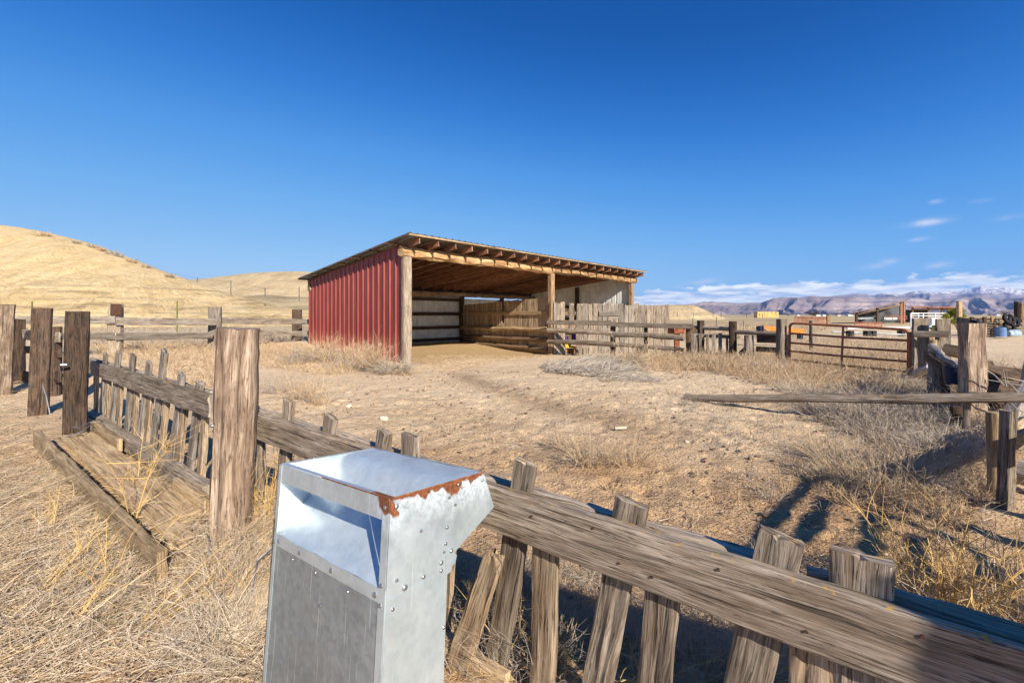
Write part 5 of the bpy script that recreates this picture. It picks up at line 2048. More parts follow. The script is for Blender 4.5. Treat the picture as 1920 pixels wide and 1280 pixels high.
    # posts standing about
    for px, yt, yb, Y, wd, lab in ((1798.5, 564.5, 600, 44, .42, 'tall brown post beside the yellow green shrub'),
                                   (1908, 565.5, 613, 33, .3, 'dark left half of the tall post pair near the right edge'),
                                   (1915.5, 569, 612, 32.5, .34, 'lighter right half of the tall post pair near the right edge')):
        a = P(px, yt, Y)
        one('post', MB().board(V(a[0], a[1], -.2), a, wd, .3, V(1, 0, 0), jit=.01), W_TAN if px < 1800 else (W_DARK if px < 1910 else W_SHED), lab, 'post')
    # junk yard row: rail, pallets, tyres, drums
    T = thing('corral_fence', 'dark low rail fence behind the blue drum in the far yard', 'fence', P(1840, 628, 30))
    for y in (598, 604):
        MB().board(P(1795, y + 0, 30), P(1880, y + 1, 32), .16, .08, Z3, jit=.01).build('rail', W_DARK, T)
    for px in (1800, 1822, 1846, 1862):
        a = P(px, 594, 30.5)
        MB().board(V(a[0], a[1], -.2), a, .3 if px == 1862 else .2, .15, V(1, 0, 0), jit=.01).build('post', W_SHED if px == 1862 else W_DARK, T)
    for k, (px, py) in enumerate(((1806, 602), (1813, 609), (1829, 606))):
        c = P(px, py, 29)
        one('junk_block', MB().box(c, (.5, .5, .4), RNG.rand(), rx=.2, bev=.04), M_BLACK, ('dark scrap lump furthest left along the far dark rails', 'dark scrap lump lowest under the far dark rails', 'dark scrap lump right of the other two by the far rails')[k], 'scrap')
    T = thing('pallet_stack', 'stack of dark wooden pallets left of the blue drum', 'pallets', P(1848, 630, 28))
    for k in range(6):
        c = P(1848, 628.5 - k * 4.6, 28)
        MB().box(c, (.75, .6, .03), .1).build('deck', W_GREY, T)
        for dx in (-.3, 0, .3):
            MB().box(c + V(dx, 0, -.06), (.08, .6, .09), .1).build('block', W_DARK, T)
    a = P(1875, 622, 27.5)
    T = thing('drum', 'blue plastic drum standing in the sandy yard at right', 'drum', V(a[0], a[1], -.1))
    MB().log([V(a[0], a[1], -.12), V(a[0], a[1], .15), V(a[0], a[1], .45)], .29, 20, jit=0, segl=.1).build('body', M_BLUE2, T)
    MB().log([V(a[0], a[1], .45), V(a[0], a[1], .50)], .25, 20, jit=0, segl=1).build('lid', M_BLUE2, T)
    a = P(1899, 626, 28)
    mb = MB().log([V(a[0] - .35, a[1], .05), V(a[0] + .35, a[1], .1)], .2, 16, jit=.01, segl=.1, r1=.24)
    one('tub', mb, M_LBLUE, 'pale blue plastic tub lying on its side right of the blue drum', 'tub')
    for k, (px, py) in enumerate(((1893, 612), (1901, 603), (1892, 598))):
        c = P(px, py, 30)
        m2 = MB()
        ring = [c + V(math.cos(q) * .3, .12 * math.sin(q * 1), math.sin(q) * .3) for q in np.linspace(0, 2 * math.pi, 17)]
        m2.pipe(ring, .12, 8)
        one('tyre', m2, M_BLACK, ('lowest black tyre of the pile behind the pale tub', 'rightmost black tyre of the pile behind the pale tub', 'topmost black tyre of the pile behind the pale tub')[k], 'tyre', 'tyres piled in the yard')
    # driftwood pile and boards right behind the drum
    mb = MB()
    for k in range(14):
        c = P(1862 + RNG.rand() * 50, 606 + RNG.rand() * 20, 31)
        d = V(RNG.randn(), RNG.randn() * .4, RNG.randn() * .15) * .7
        mb.board(c - d, c + d, .14, .06, Z3, jit=.01)
    one('scrap_wood', mb, W_GREY, 'heap of scrap boards behind the blue drum and pale tub', 'wood pile')
    # orange beam lying beyond the fence
    A, B = P(1428, 615, 21), P(1504, 621, 21)
    T = thing('orange_implement', 'long orange steel farm implement lying beyond the dark board fence', 'farm implement', V(*((A + B) / 2)[:2], -.1))
    MB().board(A, B, .24, .35, Z3, jit=0, ch=.03).build('beam', M_ORANGE, T)
    MB().box(P(1425, 617, 21), (.22, .25, .3), .3, bev=.03).build('blue_end', M_NAVY, T)
    MB().tube([P(1432, 615, 20.8), P(1448, 625, 20.8)], .03, 6).build('strut', M_GREYTIN, T)
    MB().box(P(1500, 626, 21), (.12, .3, .5), 0, bev=.02).build('foot', M_NAVY, T)
    # brick red slatted fence, hay, white vehicles/buildings
    T = thing('slatted_fence', 'distant brick red slatted panel fence on the plain', 'fence', P(1522, 606, 70))
    for k in range(26):
        a, b = P(1490 + k * 2.5, 592.5 + k * .08, 70), P(1490 + k * 2.5, 605.5, 70)
        MB().board(b, a, .13, .05, V(1, 0, 0), jit=0, segl=9).build('slat', M_BRICK, T)
    MB().board(P(1489, 595, 70.1), P(1553, 597, 70.1), .2, .05, Z3, jit=0).build('rail', M_BRICK, T)
    a = P(1553, 592, 68)
    one('post', MB().board(V(a[0], a[1], -.3), a, .5, .3, V(1, 0, 0), jit=.02), W_SHED, 'short thick post at the right end of the brick red slatted fence', 'post')
    a = P(1556, 596, 40)
    for k, (x0, y0, x1, y1, Y) in enumerate(((1417, 584.5, 1456.5, 595.5, 205),)):
        p, q_ = P(x0, y1, Y), P(x1, y0, Y)
        mb = MB()
        nx = 9
        for i in range(nx):
            for j in range(3):
                cx = p[0] + (q_[0] - p[0]) * (i + .5) / nx
                cz = p[2] + (q_[2] - p[2]) * (j + .5) / 3
                mb.box(V(cx + RNG.randn() * .02, Y + RNG.randn() * .15, cz), ((q_[0] - p[0]) / nx * .995, 3, (q_[2] - p[2]) / 3 * .995), RNG.randn() * .008, bev=.04)
        one('haystack', mb, M_HAY, 'distant yellow haystack of square bales on the plain', 'haystack')
    a = P(1524, 601, 13.8)
    one('post', MB().board(V(a[0], a[1] + .0, -.3), a, .17, .14, V(1, .1, 0), jit=.004), W_GREY, 'short grey post just beyond the top bar of the rusty gate', 'post')
    for k, (px, py, wpx, hpx, Y, rc) in enumerate(((1532, 590.2, 9, 3.6, 420, 0), (1544, 590.4, 6, 3, 440, 1), (1571, 590.5, 7, 3, 460, 0), (1592, 590.3, 11, 3.8, 430, 1), (1496, 590.8, 6, 2.6, 500, 0),
                                                   (1869, 588.2, 9, 3, 600, 1), (1628, 590, 8, 3, 520, 0))):
        c = P(px, py, Y)
        W_, H_ = wpx / FPX * Y, hpx / FPX * Y
        T = thing('farm_building', 'tiny white farm building far off on the plain', 'building', (c[0], c[1], 0), 'far farm buildings')
        MB().box(V(c[0], c[1], H_ * .35), (W_, W_ * .6, H_ * .7), .2).build('wall', M_WHITEP, T)
        MB().slab([V(c[0] - W_ * .54, c[1] - W_ * .35, H_ * .7), V(c[0] + W_ * .54, c[1] - W_ * .35, H_ * .7), V(c[0] + W_ * .54, c[1], H_), V(c[0] - W_ * .54, c[1], H_)], (0, 0, .25)).build('roof', M_GREYTIN, T)


M_SHADETIN = flat('shade_dark_tin', (.09, .10, .115), .6, .2, .5, .5)  # tin darkened to paint the shade inside the distant sheds
M_TINROOF_T = flat('tan_roof_tin', (.26, .16, .10), .8, 0, .4, 1.0)
M_TPOSTY = flat('yellow_green_sack', (.55, .55, .12), .7, 0, .3, 9.0)
M_BRICK = flat('brick_red_boards', (.40, .17, .10), .8, 0, .35, .7)
M_BLUE2 = flat('sun_faded_blue_plastic', (.13, .24, .44), .45, 0, .2, 3.0)
M_LBLUE = flat('pale_blue_plastic', (.40, .52, .60), .5, 0, .35, 4.0)
far_yard()


# ------------------------------------------------------------------ bare trees and shrubs far off
def bare_tree(px, py_top, py_base, wpx, Y, label, n=420, shrub=False):
    base = P(px, py_base, Y)
    hgt = (py_base - py_top) / FPX * Y
    wd = wpx / FPX * Y
    T = thing('bare_tree', label, 'tree', (base[0], base[1], base[2]), 'bare trees on the plain')
    th = hgt * .022
    MB().log([base - V(0, 0, .4), base + V(0, 0, hgt * .35)], th * 1.6, 7, jit=0, r1=th).build('trunk', M_BARK, T)
    S = Stuff()
    # limbs
    k = 14
    ang = RNG.rand(k) * 2 * math.pi
    d = np.stack([np.cos(ang) * (.5 + .9 * RNG.rand(k)) * wd / hgt, np.sin(ang) * (.5 + .9 * RNG.rand(k)) * wd / hgt, np.ones(k)], 1)
    L = hgt * (.45 + .3 * RNG.rand(k))
    v, q, c = strands(np.repeat((base + V(0, 0, hgt * .18))[None], k, 0) + RNG.randn(k, 3) * hgt * .02, d, L, np.full(k, th * .8), RNG.randn(k, 3) * .1, 4)
    S.add(v, q)
    si = RNG.randint(0, k, n)
    ji = RNG.randint(1, 5, n)
    p = c[si, ji]
    dd = p - (base + V(0, 0, hgt * .3))
    dd = dd / (np.linalg.norm(dd, axis=1, keepdims=True) + 1e-6) * .6 + RNG.randn(n, 3) * .5
    v, q, c2 = strands(p, dd, hgt * (.15 + .22 * RNG.rand(n)), np.full(n, th * .30), RNG.randn(n, 3) * .2, 3)
    S.add(v, q)
    o = S.build('crown', M_BARK, parent=T, base=np.array(T.location))
    return T


for a in ((1524, 577.5, 592, 30, 210, 'widest bare twiggy tree on the plain above the brick red fence', 900), (1571, 584, 591.5, 16, 300, 'small bare tree just left of the distant open shed', 260),
          (1478, 585, 592, 18, 320, 'low bare tree left of the widest bare tree', 260), (1552, 586, 592, 14, 330, 'tiny bare tree right of the widest bare tree', 200),
          (1884, 578.5, 592, 18, 230, 'bare tree near the right edge under the snowy ridge', 420), (1598, 583, 591, 14, 340, 'tiny bare tree behind the left end of the distant open shed', 200),
          (1858, 584, 592, 26, 420, 'low wide bare tree left of the right edge tree', 260)):
    bare_tree(*a[:5], a[5], n=a[6])


def green_shrub():
    c = P(1797, 608, 47)
    T = thing('shrub', 'yellow green leafy shrub growing left of the far junk row', 'shrub', (c[0], c[1], -.1))
    n = 2600
    u = RNG.randn(n, 3)
    u /= np.linalg.norm(u, axis=1, keepdims=True)
    cl = RNG.randn(14, 3) * V(1.0, .6, .45)
    pc = cl[RNG.randint(0, 14, n)] * .75 + u * .32 * (RNG.rand(n, 1) ** .4)
    p = c + V(-.1, 0, .95) + pc
    p = p[p[:, 2] > -.1]
    S = Stuff()
    m = len(p)
    v, q, _ = strands(p, RNG.randn(m, 3), .12 + .1 * RNG.rand(m), np.full(m, .035), RNG.randn(m, 3) * .2, 1)
    S.add(v, q)
    S.build('foliage', M_SHRUB, parent=T, base=np.array(T.location))
    S = Stuff()
    tuft(S, c[0], c[1], 16, 1.3, .8, .02, 4, z=-.1, R0=.3)
    S.build('stem', M_BARK, parent=T, base=np.array(T.location))


green_shrub()


# ------------------------------------------------------------------ dry weeds
def vegetation():
    # 1. straw mat, left foreground
    S = Stuff()
    off_bunk = lambda x, y: ~((x * FN[0] + y * FN[1] > FC - .47) & (x < -1.72))
    poly = [(-60, 905), (90, 880), (250, 1000), (330, 1060), (480, 1020), (520, 1080), (520, 1420), (-400, 1420), (-500, 1000)]
    x, y = pts_in_px(60000, poly)
    dens = fbm(x * 2.2, y * 2.2, 61, 3)
    keep = RNG.rand(len(x)) < smooth(.30, .52, dens) + .12
    keep &= off_bunk(x, y)
    x, y = x[keep], y[keep]
    mat_layer(S, x, y, (.32, .95), 1.1, .28, .03 + .13 * RNG.rand(len(x)) ** 1.5, .0009 + .0012 * RNG.rand(len(x)), .45, .07)
    # longer stalks all combed one way
    x, y = pts_in_px(1100, poly)
    ok = off_bunk(x, y)
    x, y = x[ok], y[ok]
    mat_layer(S, x, y, (.38, .92), .85, .32, .16 + .28 * RNG.rand(len(x)), .0012 + .0009 * RNG.rand(len(x)), .30, .10, 4)
    # upper left: scattered
    x, y = pts_in_px(2200, [(-80, 715), (60, 720), (110, 790), (60, 800), (100, 850), (-100, 905), (-260, 900)])
    k = RNG.rand(len(x)) < smooth(.38, .6, fbm(x * 1.5, y * 1.5, 66, 3)) + .05
    mat_layer(S, x[k], y[k], (.9, .2), 1.2, .3, .08 + .22 * RNG.rand(k.sum()), .0018 + .001 * RNG.rand(k.sum()), .3, .05)
    # on the feed bunk floor
    x, y = pts_in_px(1500, [(220, 900), (260, 890), (330, 960), (385, 1010), (380, 1050), (300, 1055), (215, 935)])
    mat_layer(S, x, y, (.32, .9), 1.0, .25, .06 + .14 * RNG.rand(len(x)), .0012 + .001 * RNG.rand(len(x)), .35, .10)
    # foot of the big post and left of the feeder
    x, y = pts_in_px(5200, [(395, 1000), (520, 985), (535, 1140), (500, 1300), (420, 1250), (380, 1080)])
    mat_layer(S, x, y, (.6, .8), .9, .35, .10 + .2 * RNG.rand(len(x)), .0012 + .001 * RNG.rand(len(x)), .3, .12)
    for _ in range(26):
        q = G(400 + RNG.rand() * 130, 1030 + RNG.rand() * 120)
        tuft(S, q[0], q[1], 14, .26, .8, .0016, 3, droop=.3)
    S.build('straw_litter', M_STRAW, 'matted pale straw covering the left foreground', 'straw', 'stuff')
    S = Stuff()
    for _ in range(120):
        q = G(385 + RNG.rand() * 135, 1035 + RNG.rand() ** .8 * 240)
        tuft(S, q[0], q[1], 14, .13 + .14 * RNG.rand(), 1.3, .0013, 4, (.25, .2), .45)
    for _ in range(90):
        q = G(60 + RNG.rand() * 340, 1010 + RNG.rand() * 260)
        if off_bunk(q[0], q[1]):
            tuft(S, q[0], q[1], 12, .10 + .12 * RNG.rand(), 1.4, .0013, 4, (.2, .3), .45)
    S.build('dry_grass', M_PALEWEED, 'pale tangled mound of dead grass left of the metal feeder', 'dry grass', 'stuff')
    # golden stems standing in the straw at left
    S = Stuff()
    for (px, py, h_, n, lx, ly) in ((262, 1090, .34, 2, .1, .1), (205, 1085, .36, 2, -.2, .1), (196, 1110, .38, 2, .05, 0), (150, 1070, .3, 3, -.3, .2), (300, 1010, .3, 5, .5, .4), (120, 1180, .3, 5, .5, .5), (60, 1130, .3, 6, .5, .6),
                                    (330, 1180, .35, 7, .8, .7), (240, 1200, .35, 7, .8, .7), (410, 1120, .34, 7, .7, .6), (470, 1080, .32, 7, .5, .4), (500, 1050, .34, 8, .3, .3), (90, 1010, .3, 6, -.3, .4)):
        q = G(px, py)
        tuft(S, q[0], q[1], n, h_, .35, .0024, 7, (lx, ly), .25)
    S.build('golden_stems', M_GOLD, 'golden stalks rising from the straw in the left foreground', 'dry grass', 'stuff')
    S = Stuff()
    for (px, py, n) in ((25, 928, 420), (60, 925, 160), (45, 1130, 120), (180, 1075, 60), (15, 1185, 80), (235, 1160, 60), (870, 1110, 120), (1010, 1150, 90), (900, 1060, 50), (1090, 1220, 90), (45, 1220, 40)):
        q = G(px, py)
        k = n
        x = q[0] + RNG.randn(k) * .10
        y = q[1] + RNG.randn(k) * .07
        mat_layer(S, x, y, (0, 1), 3, .5, .02 + .05 * RNG.rand(k), np.full(k, .0024), .3, .02)
    S.build('green_weeds', M_GREEN, 'small patches of green weeds sprouting in the soil', 'weeds', 'stuff')

    # 2. litter over the corral: dark little twigs and dry bits
    S = Stuff()
    poly = [(480, 1000), (560, 720), (800, 690), (1330, 700), (1700, 760), (1840, 900), (1700, 1180), (1300, 1250), (900, 1300)]
    x, y = pts_in_px(16000, poly)
    d = fbm(x * 1.1, y * 1.1, 71, 4)
    k = RNG.rand(len(x)) < smooth(.56, .70, d) * .9 + .05 * (1 - smooth(2.5, 6, y)) + .01
    x, y = x[k], y[k]
    mat_layer(S, x, y, (1, 0), 1.8, .25, .02 + .08 * RNG.rand(len(x)) ** 2, .0012 + .0012 * RNG.rand(len(x)) + .0002 * y, .4, .012)
    S.build('twig_litter', M_GREYWEED, 'small dry twigs scattered over the bare corral soil', 'twigs', 'stuff')
    S = Stuff()
    x, y = pts_in_px(5000, [(820, 1010), (1180, 930), (1600, 870), (1860, 930), (1800, 1200), (1300, 1330), (840, 1330)])
    k = RNG.rand(len(x)) < smooth(.35, .6, fbm(x * 2, y * 2, 75, 4)) + .08
    x, y = x[k], y[k]
    mat_layer(S, x, y, (.3, 1), 1.6, .3, .03 + .07 * RNG.rand(len(x)) ** 1.5, .0010 + .0008 * RNG.rand(len(x)), .35, .02)
    S.build('straw_litter', M_TANWEED, 'brown chaff and broken stalks on the soil behind the near fence', 'chaff', 'stuff')
    # sparse tiny sprigs standing in the open ground
    S = Stuff()
    for _ in range(80):
        px, py = 560 + RNG.rand() * 1000, 705 + RNG.rand() ** 1.4 * 260
        q = G(px, py)
        if FN.dot(q[:2]) < FC + .5:
            continue
        tuft(S, q[0], q[1], 7, .08 + .08 * RNG.rand(), .7, .0014 + .0003 * q[1], 2, droop=.3)
    S.build('sprigs', M_TANWEED, 'tiny dry sprigs standing scattered over the open corral', 'sprigs', 'stuff')

    # clods, dung and pebbles
    ico = np.array([(1, 0, 0), (-1, 0, 0), (0, 1, 0), (0, -1, 0), (0, 0, 1), (0, 0, -1), (.6, .6, .55), (-.6, .6, .55), (-.6, -.6, .55), (.6, -.6, .55)], float)
    tri = np.array([(6, 4, 7), (7, 4, 8), (8, 4, 9), (9, 4, 6), (0, 6, 9), (0, 2, 6), (2, 7, 6), (2, 1, 7), (1, 8, 7), (1, 3, 8), (3, 9, 8), (3, 0, 9), (0, 5, 2), (2, 5, 1), (1, 5, 3), (3, 5, 0)])
    for nm, cnt, r0, r1, mt, lab, pl in (('pebbles', 900, .004, .016, M_STONE, 'small pale pebbles strewn over the corral soil', poly),
                                     ('soil_clods', 2600, .006, .028, M_CLOD, 'brown soil clods and old dung crumbs strewn over the corral', poly),
                                     ('soil_clods', 500, .006, .02, M_CLOD, 'brown soil clods among the straw at the far left', [(-80, 760), (70, 780), (120, 860), (-100, 900)])):
        x, y = pts_in_px(cnt, pl)
        k = RNG.rand(len(x)) < smooth(.30, .62, fbm(x * 1.6, y * 1.6, 91, 3)) + .1
        x, y = x[k], y[k]
        rr = r0 + (r1 - r0) * RNG.rand(len(x)) ** 3
        sc3 = rr[:, None] * (.6 + .7 * RNG.rand(len(x), 3)) * V(1, 1, .6)
        an = RNG.rand(len(x)) * 6.28
        v = ico[None] * (1 + .18 * RNG.randn(len(x), 10, 1)) * sc3[:, None]
        vx = v[..., 0] * np.cos(an)[:, None] - v[..., 1] * np.sin(an)[:, None]
        vy = v[..., 0] * np.sin(an)[:, None] + v[..., 1] * np.cos(an)[:, None]
        vv = np.stack([vx + x[:, None], vy + y[:, None], v[..., 2] + (gz(x, y) + rr * .3)[:, None]], -1).reshape(-1, 3)
        tt = (tri[None] + (np.arange(len(x)) * 10)[:, None, None]).reshape(-1, 3)
        me = mesh_np(nm, vv, None, tt, smooth_sh=False)
        me.materials.append(mt)
        o = bpy.data.objects.new(nm, me)
        C.objects.link(o)
        tag(o, lab, 'soil', kind='stuff')

    # 3. tangled grey weeds behind the near fence (bottom)
    S = Stuff()
    for _ in range(95):
        px, py = 860 + RNG.rand() * 620, 1070 + RNG.rand() * 220
        q = G(px, py)
        tuft(S, q[0], q[1], 12, .16 + .16 * RNG.rand(), 1.0, .0013, 6, droop=.4)
    S.build('tangled_weeds', M_GREYWEED, 'tangled grey weed stalks at the foot of the near picket fence', 'weeds', 'stuff')
    S = Stuff()
    for (px, py, n, h_) in ((985, 1275, 6, .32), (1040, 1290, 5, .3), (1015, 1250, 5, .25), (1215, 1290, 4, .3), (1420, 1290, 3, .36)):
        q = G(px, py)
        tuft(S, q[0], q[1], n, h_, .8, .0020, 7, droop=.35)
    S.build('golden_stems', M_GOLD, 'curling golden stalks between the pickets of the near fence', 'dry grass', 'stuff')

    # 4. weeds at the red wall, left fence and around the gate
    def field(name, label, poly, n, h0, h1, rad, mat, stems=10, tw=3, spread=.7, droop=.35, mask=None):
        S = Stuff()
        x, y = pts_in_px(n, poly)
        for a, b in zip(x, y):
            if mask is not None and not mask(a, b):
                continue
            h_ = h0 + (h1 - h0) * RNG.rand() ** 1.6
            tuft(S, a, b, stems, h_, spread, rad, tw, droop=droop, R0=h_ * .5, segs=3)
        return S.build(name, mat, label, 'dry grass', 'stuff')
    outside = lambda a, b: ((a - S0[0]) * SV[1] - (b - S0[1]) * SV[0]) < -.02 or b < 10.5
    # straw piled behind the left panel, along the left fence
    field('dry_grass', 'dry tan grass filling the strip before the left rail fence', [(170, 668), (400, 660), (570, 660), (700, 690), (640, 705), (480, 690), (400, 740), (300, 735), (190, 690)], 900, .12, .34, .0045, M_TANWEED, 11, 2, .9, .5)
    field('dry_grass', 'grey tumbleweed drift lying under the left rail fence', [(150, 640), (560, 632), (575, 650), (400, 668), (180, 668)], 520, .22, .62, .007, M_GREYWEED, 16, 4, 1.0, .5)
    field('dry_grass', 'pale dry grass between the left fence and the cream hill', [(-200, 600), (560, 600), (570, 622), (-200, 630)], 800, .25, .6, .012, M_TANWEED, 8, 2, .7, .3)
    # right: around the board fence and gate
    field('dry_grass', 'tan dry grass round the foot of the rusty gate and its post', [(1290, 668), (1460, 664), (1700, 672), (1740, 700), (1700, 740), (1560, 745), (1420, 720), (1290, 692)], 1250, .16, .50, .0042, M_TANWEED, 10, 3, .8, .4)
    field('dry_grass', 'pale golden grass growing behind the rusty gate', [(1470, 632), (1700, 632), (1760, 660), (1720, 690), (1480, 680)], 520, .25, .60, .006, M_STRAW, 10, 3, .6, .3)
    field('dry_grass', 'dry grass on the plain beyond the grey pickets', [(1180, 612), (1470, 608), (1560, 612), (1480, 628), (1290, 630)], 750, .3, .75, .014, M_STRAW, 9, 2, .5, .25)
    field('dry_grass', 'grey brown weeds heaped under the long fallen pole at right', [(1480, 760), (1600, 730), (1800, 735), (1900, 770), (1860, 850), (1700, 860), (1560, 800)], 620, .12, .34, .0032, M_GREYWEED, 12, 4, 1.0, .45)
    field('dry_grass', 'dry weeds tangled round the collapsed panel at the right edge', [(1760, 700), (1960, 700), (2050, 800), (1900, 830), (1780, 760)], 260, .2, .55, .0034, M_STRAW, 10, 5, .8, .35)
    field('dry_grass', 'low dry grass in front of the plank fence', [(1080, 668), (1290, 662), (1400, 690), (1280, 702), (1140, 690)], 460, .12, .34, .005, M_TANWEED, 10, 3, .8, .4)
    field('dry_grass', 'brown dry weeds in the shade of the right edge pickets', [(1500, 905), (1640, 870), (1860, 860), (1880, 940), (1760, 985), (1560, 940)], 300, .06, .20, .0024, M_TANWEED, 10, 4, 1.0, .4)
    field('dry_grass', 'scattered low dry grass in the middle of the corral', [(1240, 740), (1480, 745), (1560, 800), (1380, 850), (1260, 800)], 130, .05, .16, .0026, M_GREYWEED, 9, 3, 1.0, .45)
    S = Stuff()
    x, y = pts_in_px(3200, [(1012, 690), (1130, 672), (1200, 700), (1120, 712), (1030, 702)])
    mat_layer(S, x, y, (1, .3), .8, .3, .15 + .4 * RNG.rand(len(x)), .004 + .003 * RNG.rand(len(x)), .3, .12)
    x, y = pts_in_px(900, [(1120, 700), (1210, 706), (1230, 722), (1110, 715)])
    mat_layer(S, x, y, (1, .1), .8, .2, .12 + .25 * RNG.rand(len(x)), .003 + .002 * RNG.rand(len(x)), .3, .03)
    S.build('bleached_grass', M_BLEACHGRASS, 'flattened heap of bleached white grass before the plank fence', 'dry grass', 'stuff')
    # straw under the shed roof edge
    S = Stuff()
    x, y = pts_in_px(2600, [(772, 690), (800, 668), (1020, 660), (900, 685), (840, 700)])
    mat_layer(S, x, y, (1, .3), 1.5, .25, .05 + .15 * RNG.rand(len(x)), .0025 + .001 * RNG.rand(len(x)), .3, .03)
    S.build('straw_litter', M_TANWEED, 'trampled golden straw bedding in the shed opening', 'straw', 'stuff')

    # 5. individual weeds and bushes
    def wd(px, py, n, h_, sp, rad, mat, label, tw=6, lean=(0, 0), droop=.3, R0=.05):
        q = G(px, py)
        return weed('dry_weed', label, q[0], q[1], n, h_, sp, rad, mat, tw, lean, droop, 'dry weeds', R0=R0)
    wd(735, 700, 170, .42, 1.3, .0055, M_GREYWEED, 'dense round grey tumbleweed at the foot of the shed front post', 9, R0=.16, droop=.5)
    wd(700, 697, 130, .72, .65, .0045, M_TANWEED, 'upright tan weed at the right end of the red wall', 6, R0=.1)
    wd(660, 684, 120, .66, .8, .0050, M_STRAW, 'pale straw weed growing against the red wall middle', 5, R0=.15)
    wd(622, 680, 120, .66, .9, .0055, M_STRAW, 'pale bushy weed left of the red wall middle weed', 5, R0=.18, lean=(-.1, 0))
    wd(585, 676, 110, .66, .9, .0060, M_TANWEED, 'bushy weed at the left corner of the red wall', 5, R0=.2)
    wd(560, 682, 90, .50, 1.1, .0055, M_GREYWEED, 'low grey weed before the left end of the red wall', 6, R0=.2, droop=.5)
    wd(640, 691, 70, .34, 1.2, .0045, M_GREYWEED, 'low wiry weed at the foot of the red wall weeds', 6, R0=.2, droop=.5)
    wd(760, 702, 60, .30, 1.2, .0045, M_TANWEED, 'small flattened weed right of the round tumbleweed', 6, R0=.15, droop=.5)
    wd(1100, 868, 150, .33, 1.0, .0022, M_STRAW, 'pale grass clump in the middle of the open corral', 4, R0=.13)
    wd(1180, 872, 110, .27, 1.1, .0022, M_TANWEED, 'tan grass clump right of the pale corral clump', 4, R0=.12)
    wd(1060, 838, 60, .22, 1.1, .0024, M_TANWEED, 'small tan clump left above the pale corral clump', 4, R0=.1)
    wd(1640, 905, 420, .30, 1.2, .0022, M_STRAW, 'large golden dry bush below the long fallen pole', 6, R0=.30)
    wd(1560, 858, 260, .24, 1.2, .0022, M_STRAW, 'pale fluffy bush left of the large golden bush', 4, R0=.2)
    wd(1720, 880, 220, .26, 1.2, .0022, M_TANWEED, 'tan bush right of the large golden bush', 4, R0=.2)
    wd(1790, 1180, 34, .46, .75, .0034, M_GOLD, 'big branching golden weed right of the last dark picket', 11, lean=(.15, 0), R0=.06, droop=.1)
    wd(1700, 1130, 14, .42, .5, .0026, M_GOLD, 'thin upright golden weed just behind the dark picket', 9, R0=.03, droop=.1)
    wd(1880, 1150, 40, .40, .9, .0028, M_STRAW, 'pale branching weed at the right edge above the rail', 9, R0=.08, droop=.2)
    wd(1830, 1230, 40, .34, 1.0, .0026, M_TANWEED, 'low brown weed right behind the shaded rail', 9, R0=.08, droop=.3)
    wd(1610, 790, 220, .26, 1.3, .0030, M_PALEWEED, 'pale tumbleweed just below the long fallen pole', 7, R0=.22, droop=.5)
    wd(1700, 800, 200, .26, 1.3, .0030, M_GREYWEED, 'grey tumbleweed below the pole left of the dark stump', 7, R0=.22, droop=.5)
    wd(1770, 850, 200, .26, 1.3, .0028, M_PALEWEED, 'pale tangled weed left of the right edge stakes', 7, R0=.2, droop=.5)
    wd(1500, 735, 160, .28, 1.2, .0034, M_PALEWEED, 'pale weed just beyond the middle of the long fallen pole', 6, R0=.2, droop=.4)
    wd(1680, 725, 200, .30, 1.2, .0034, M_PALEWEED, 'pale weed beyond the pole before the short picket cluster', 6, R0=.2, droop=.4)
    wd(1870, 720, 160, .50, 1.0, .0034, M_PALEWEED, 'tall pale weed before the collapsed dark panel', 6, R0=.2, droop=.3)
    wd(1440, 700, 160, .36, 1.1, .0036, M_PALEWEED, 'pale weed in front of the square gate post', 6, R0=.2, droop=.4)
    wd(1442, 935, 36, .17, 1.1, .0022, M_GREYWEED, 'small grey weed over a dark hollow in the soil', 5, R0=.06)
    wd(1395, 895, 30, .14, 1.1, .0022, M_GREYWEED, 'small wiry weed left of the dark hollow', 5, R0=.06)
    wd(1425, 1040, 16, .10, .9, .0016, M_TANWEED, 'tiny sprig beside the leaning dark picket top', 4, R0=.03)
    wd(1175, 690, 60, .95, .8, .0050, M_STRAW, 'tall straw weed leaning on the pole fence', 4, lean=(.35, -.1), R0=.1)
    wd(1206, 693, 50, .7, .9, .0050, M_STRAW, 'straw weed right of the tall leaning one', 4, lean=(-.3, 0), R0=.1)
    wd(1330, 690, 140, .48, 1.1, .0042, M_TANWEED, 'dense tan weed in front of the grey pickets', 5, R0=.25)
    wd(1378, 692, 110, .44, 1.1, .0042, M_TANWEED, 'tan weed right of the one before the grey pickets', 5, R0=.2)
    wd(1405, 672, 60, .75, .5, .0042, M_TANWEED, 'tall tan weed covering the stump post', 6, R0=.12)
    wd(1432, 690, 90, .5, 1.0, .0042, M_TANWEED, 'tan weed left of the square gate post foot', 5, R0=.2)
    wd(600, 760, 60, .5, .8, .0026, M_TANWEED, 'loose tan weed behind the near rail left of the stones', 5, R0=.12)
    wd(560, 750, 60, .45, .9, .0026, M_TANWEED, 'loose weed right behind the big split post', 5, R0=.12)
    wd(520, 740, 60, .45, .9, .0028, M_GREYWEED, 'grey weed seen right of the big split post', 5, R0=.12)
    wd(245, 1000, 2, .62, .25, .0038, M_GOLD, 'single tall golden stalk standing by the feed bunk side board', 9, lean=(-.05, .1), R0=.02, droop=.1)
    wd(255, 925, 4, .50, .9, .0034, M_GOLD, 'arching golden branch spread over the low picket panel', 8, lean=(-.2, .1), R0=.03, droop=.25)
    wd(500, 1000, 40, .55, .35, .0024, M_GOLD, 'upright golden weeds between the green board and the feeder', 6, R0=.08)
    for k, (px, py) in enumerate(((95, 436), (0, 0))):
        pass


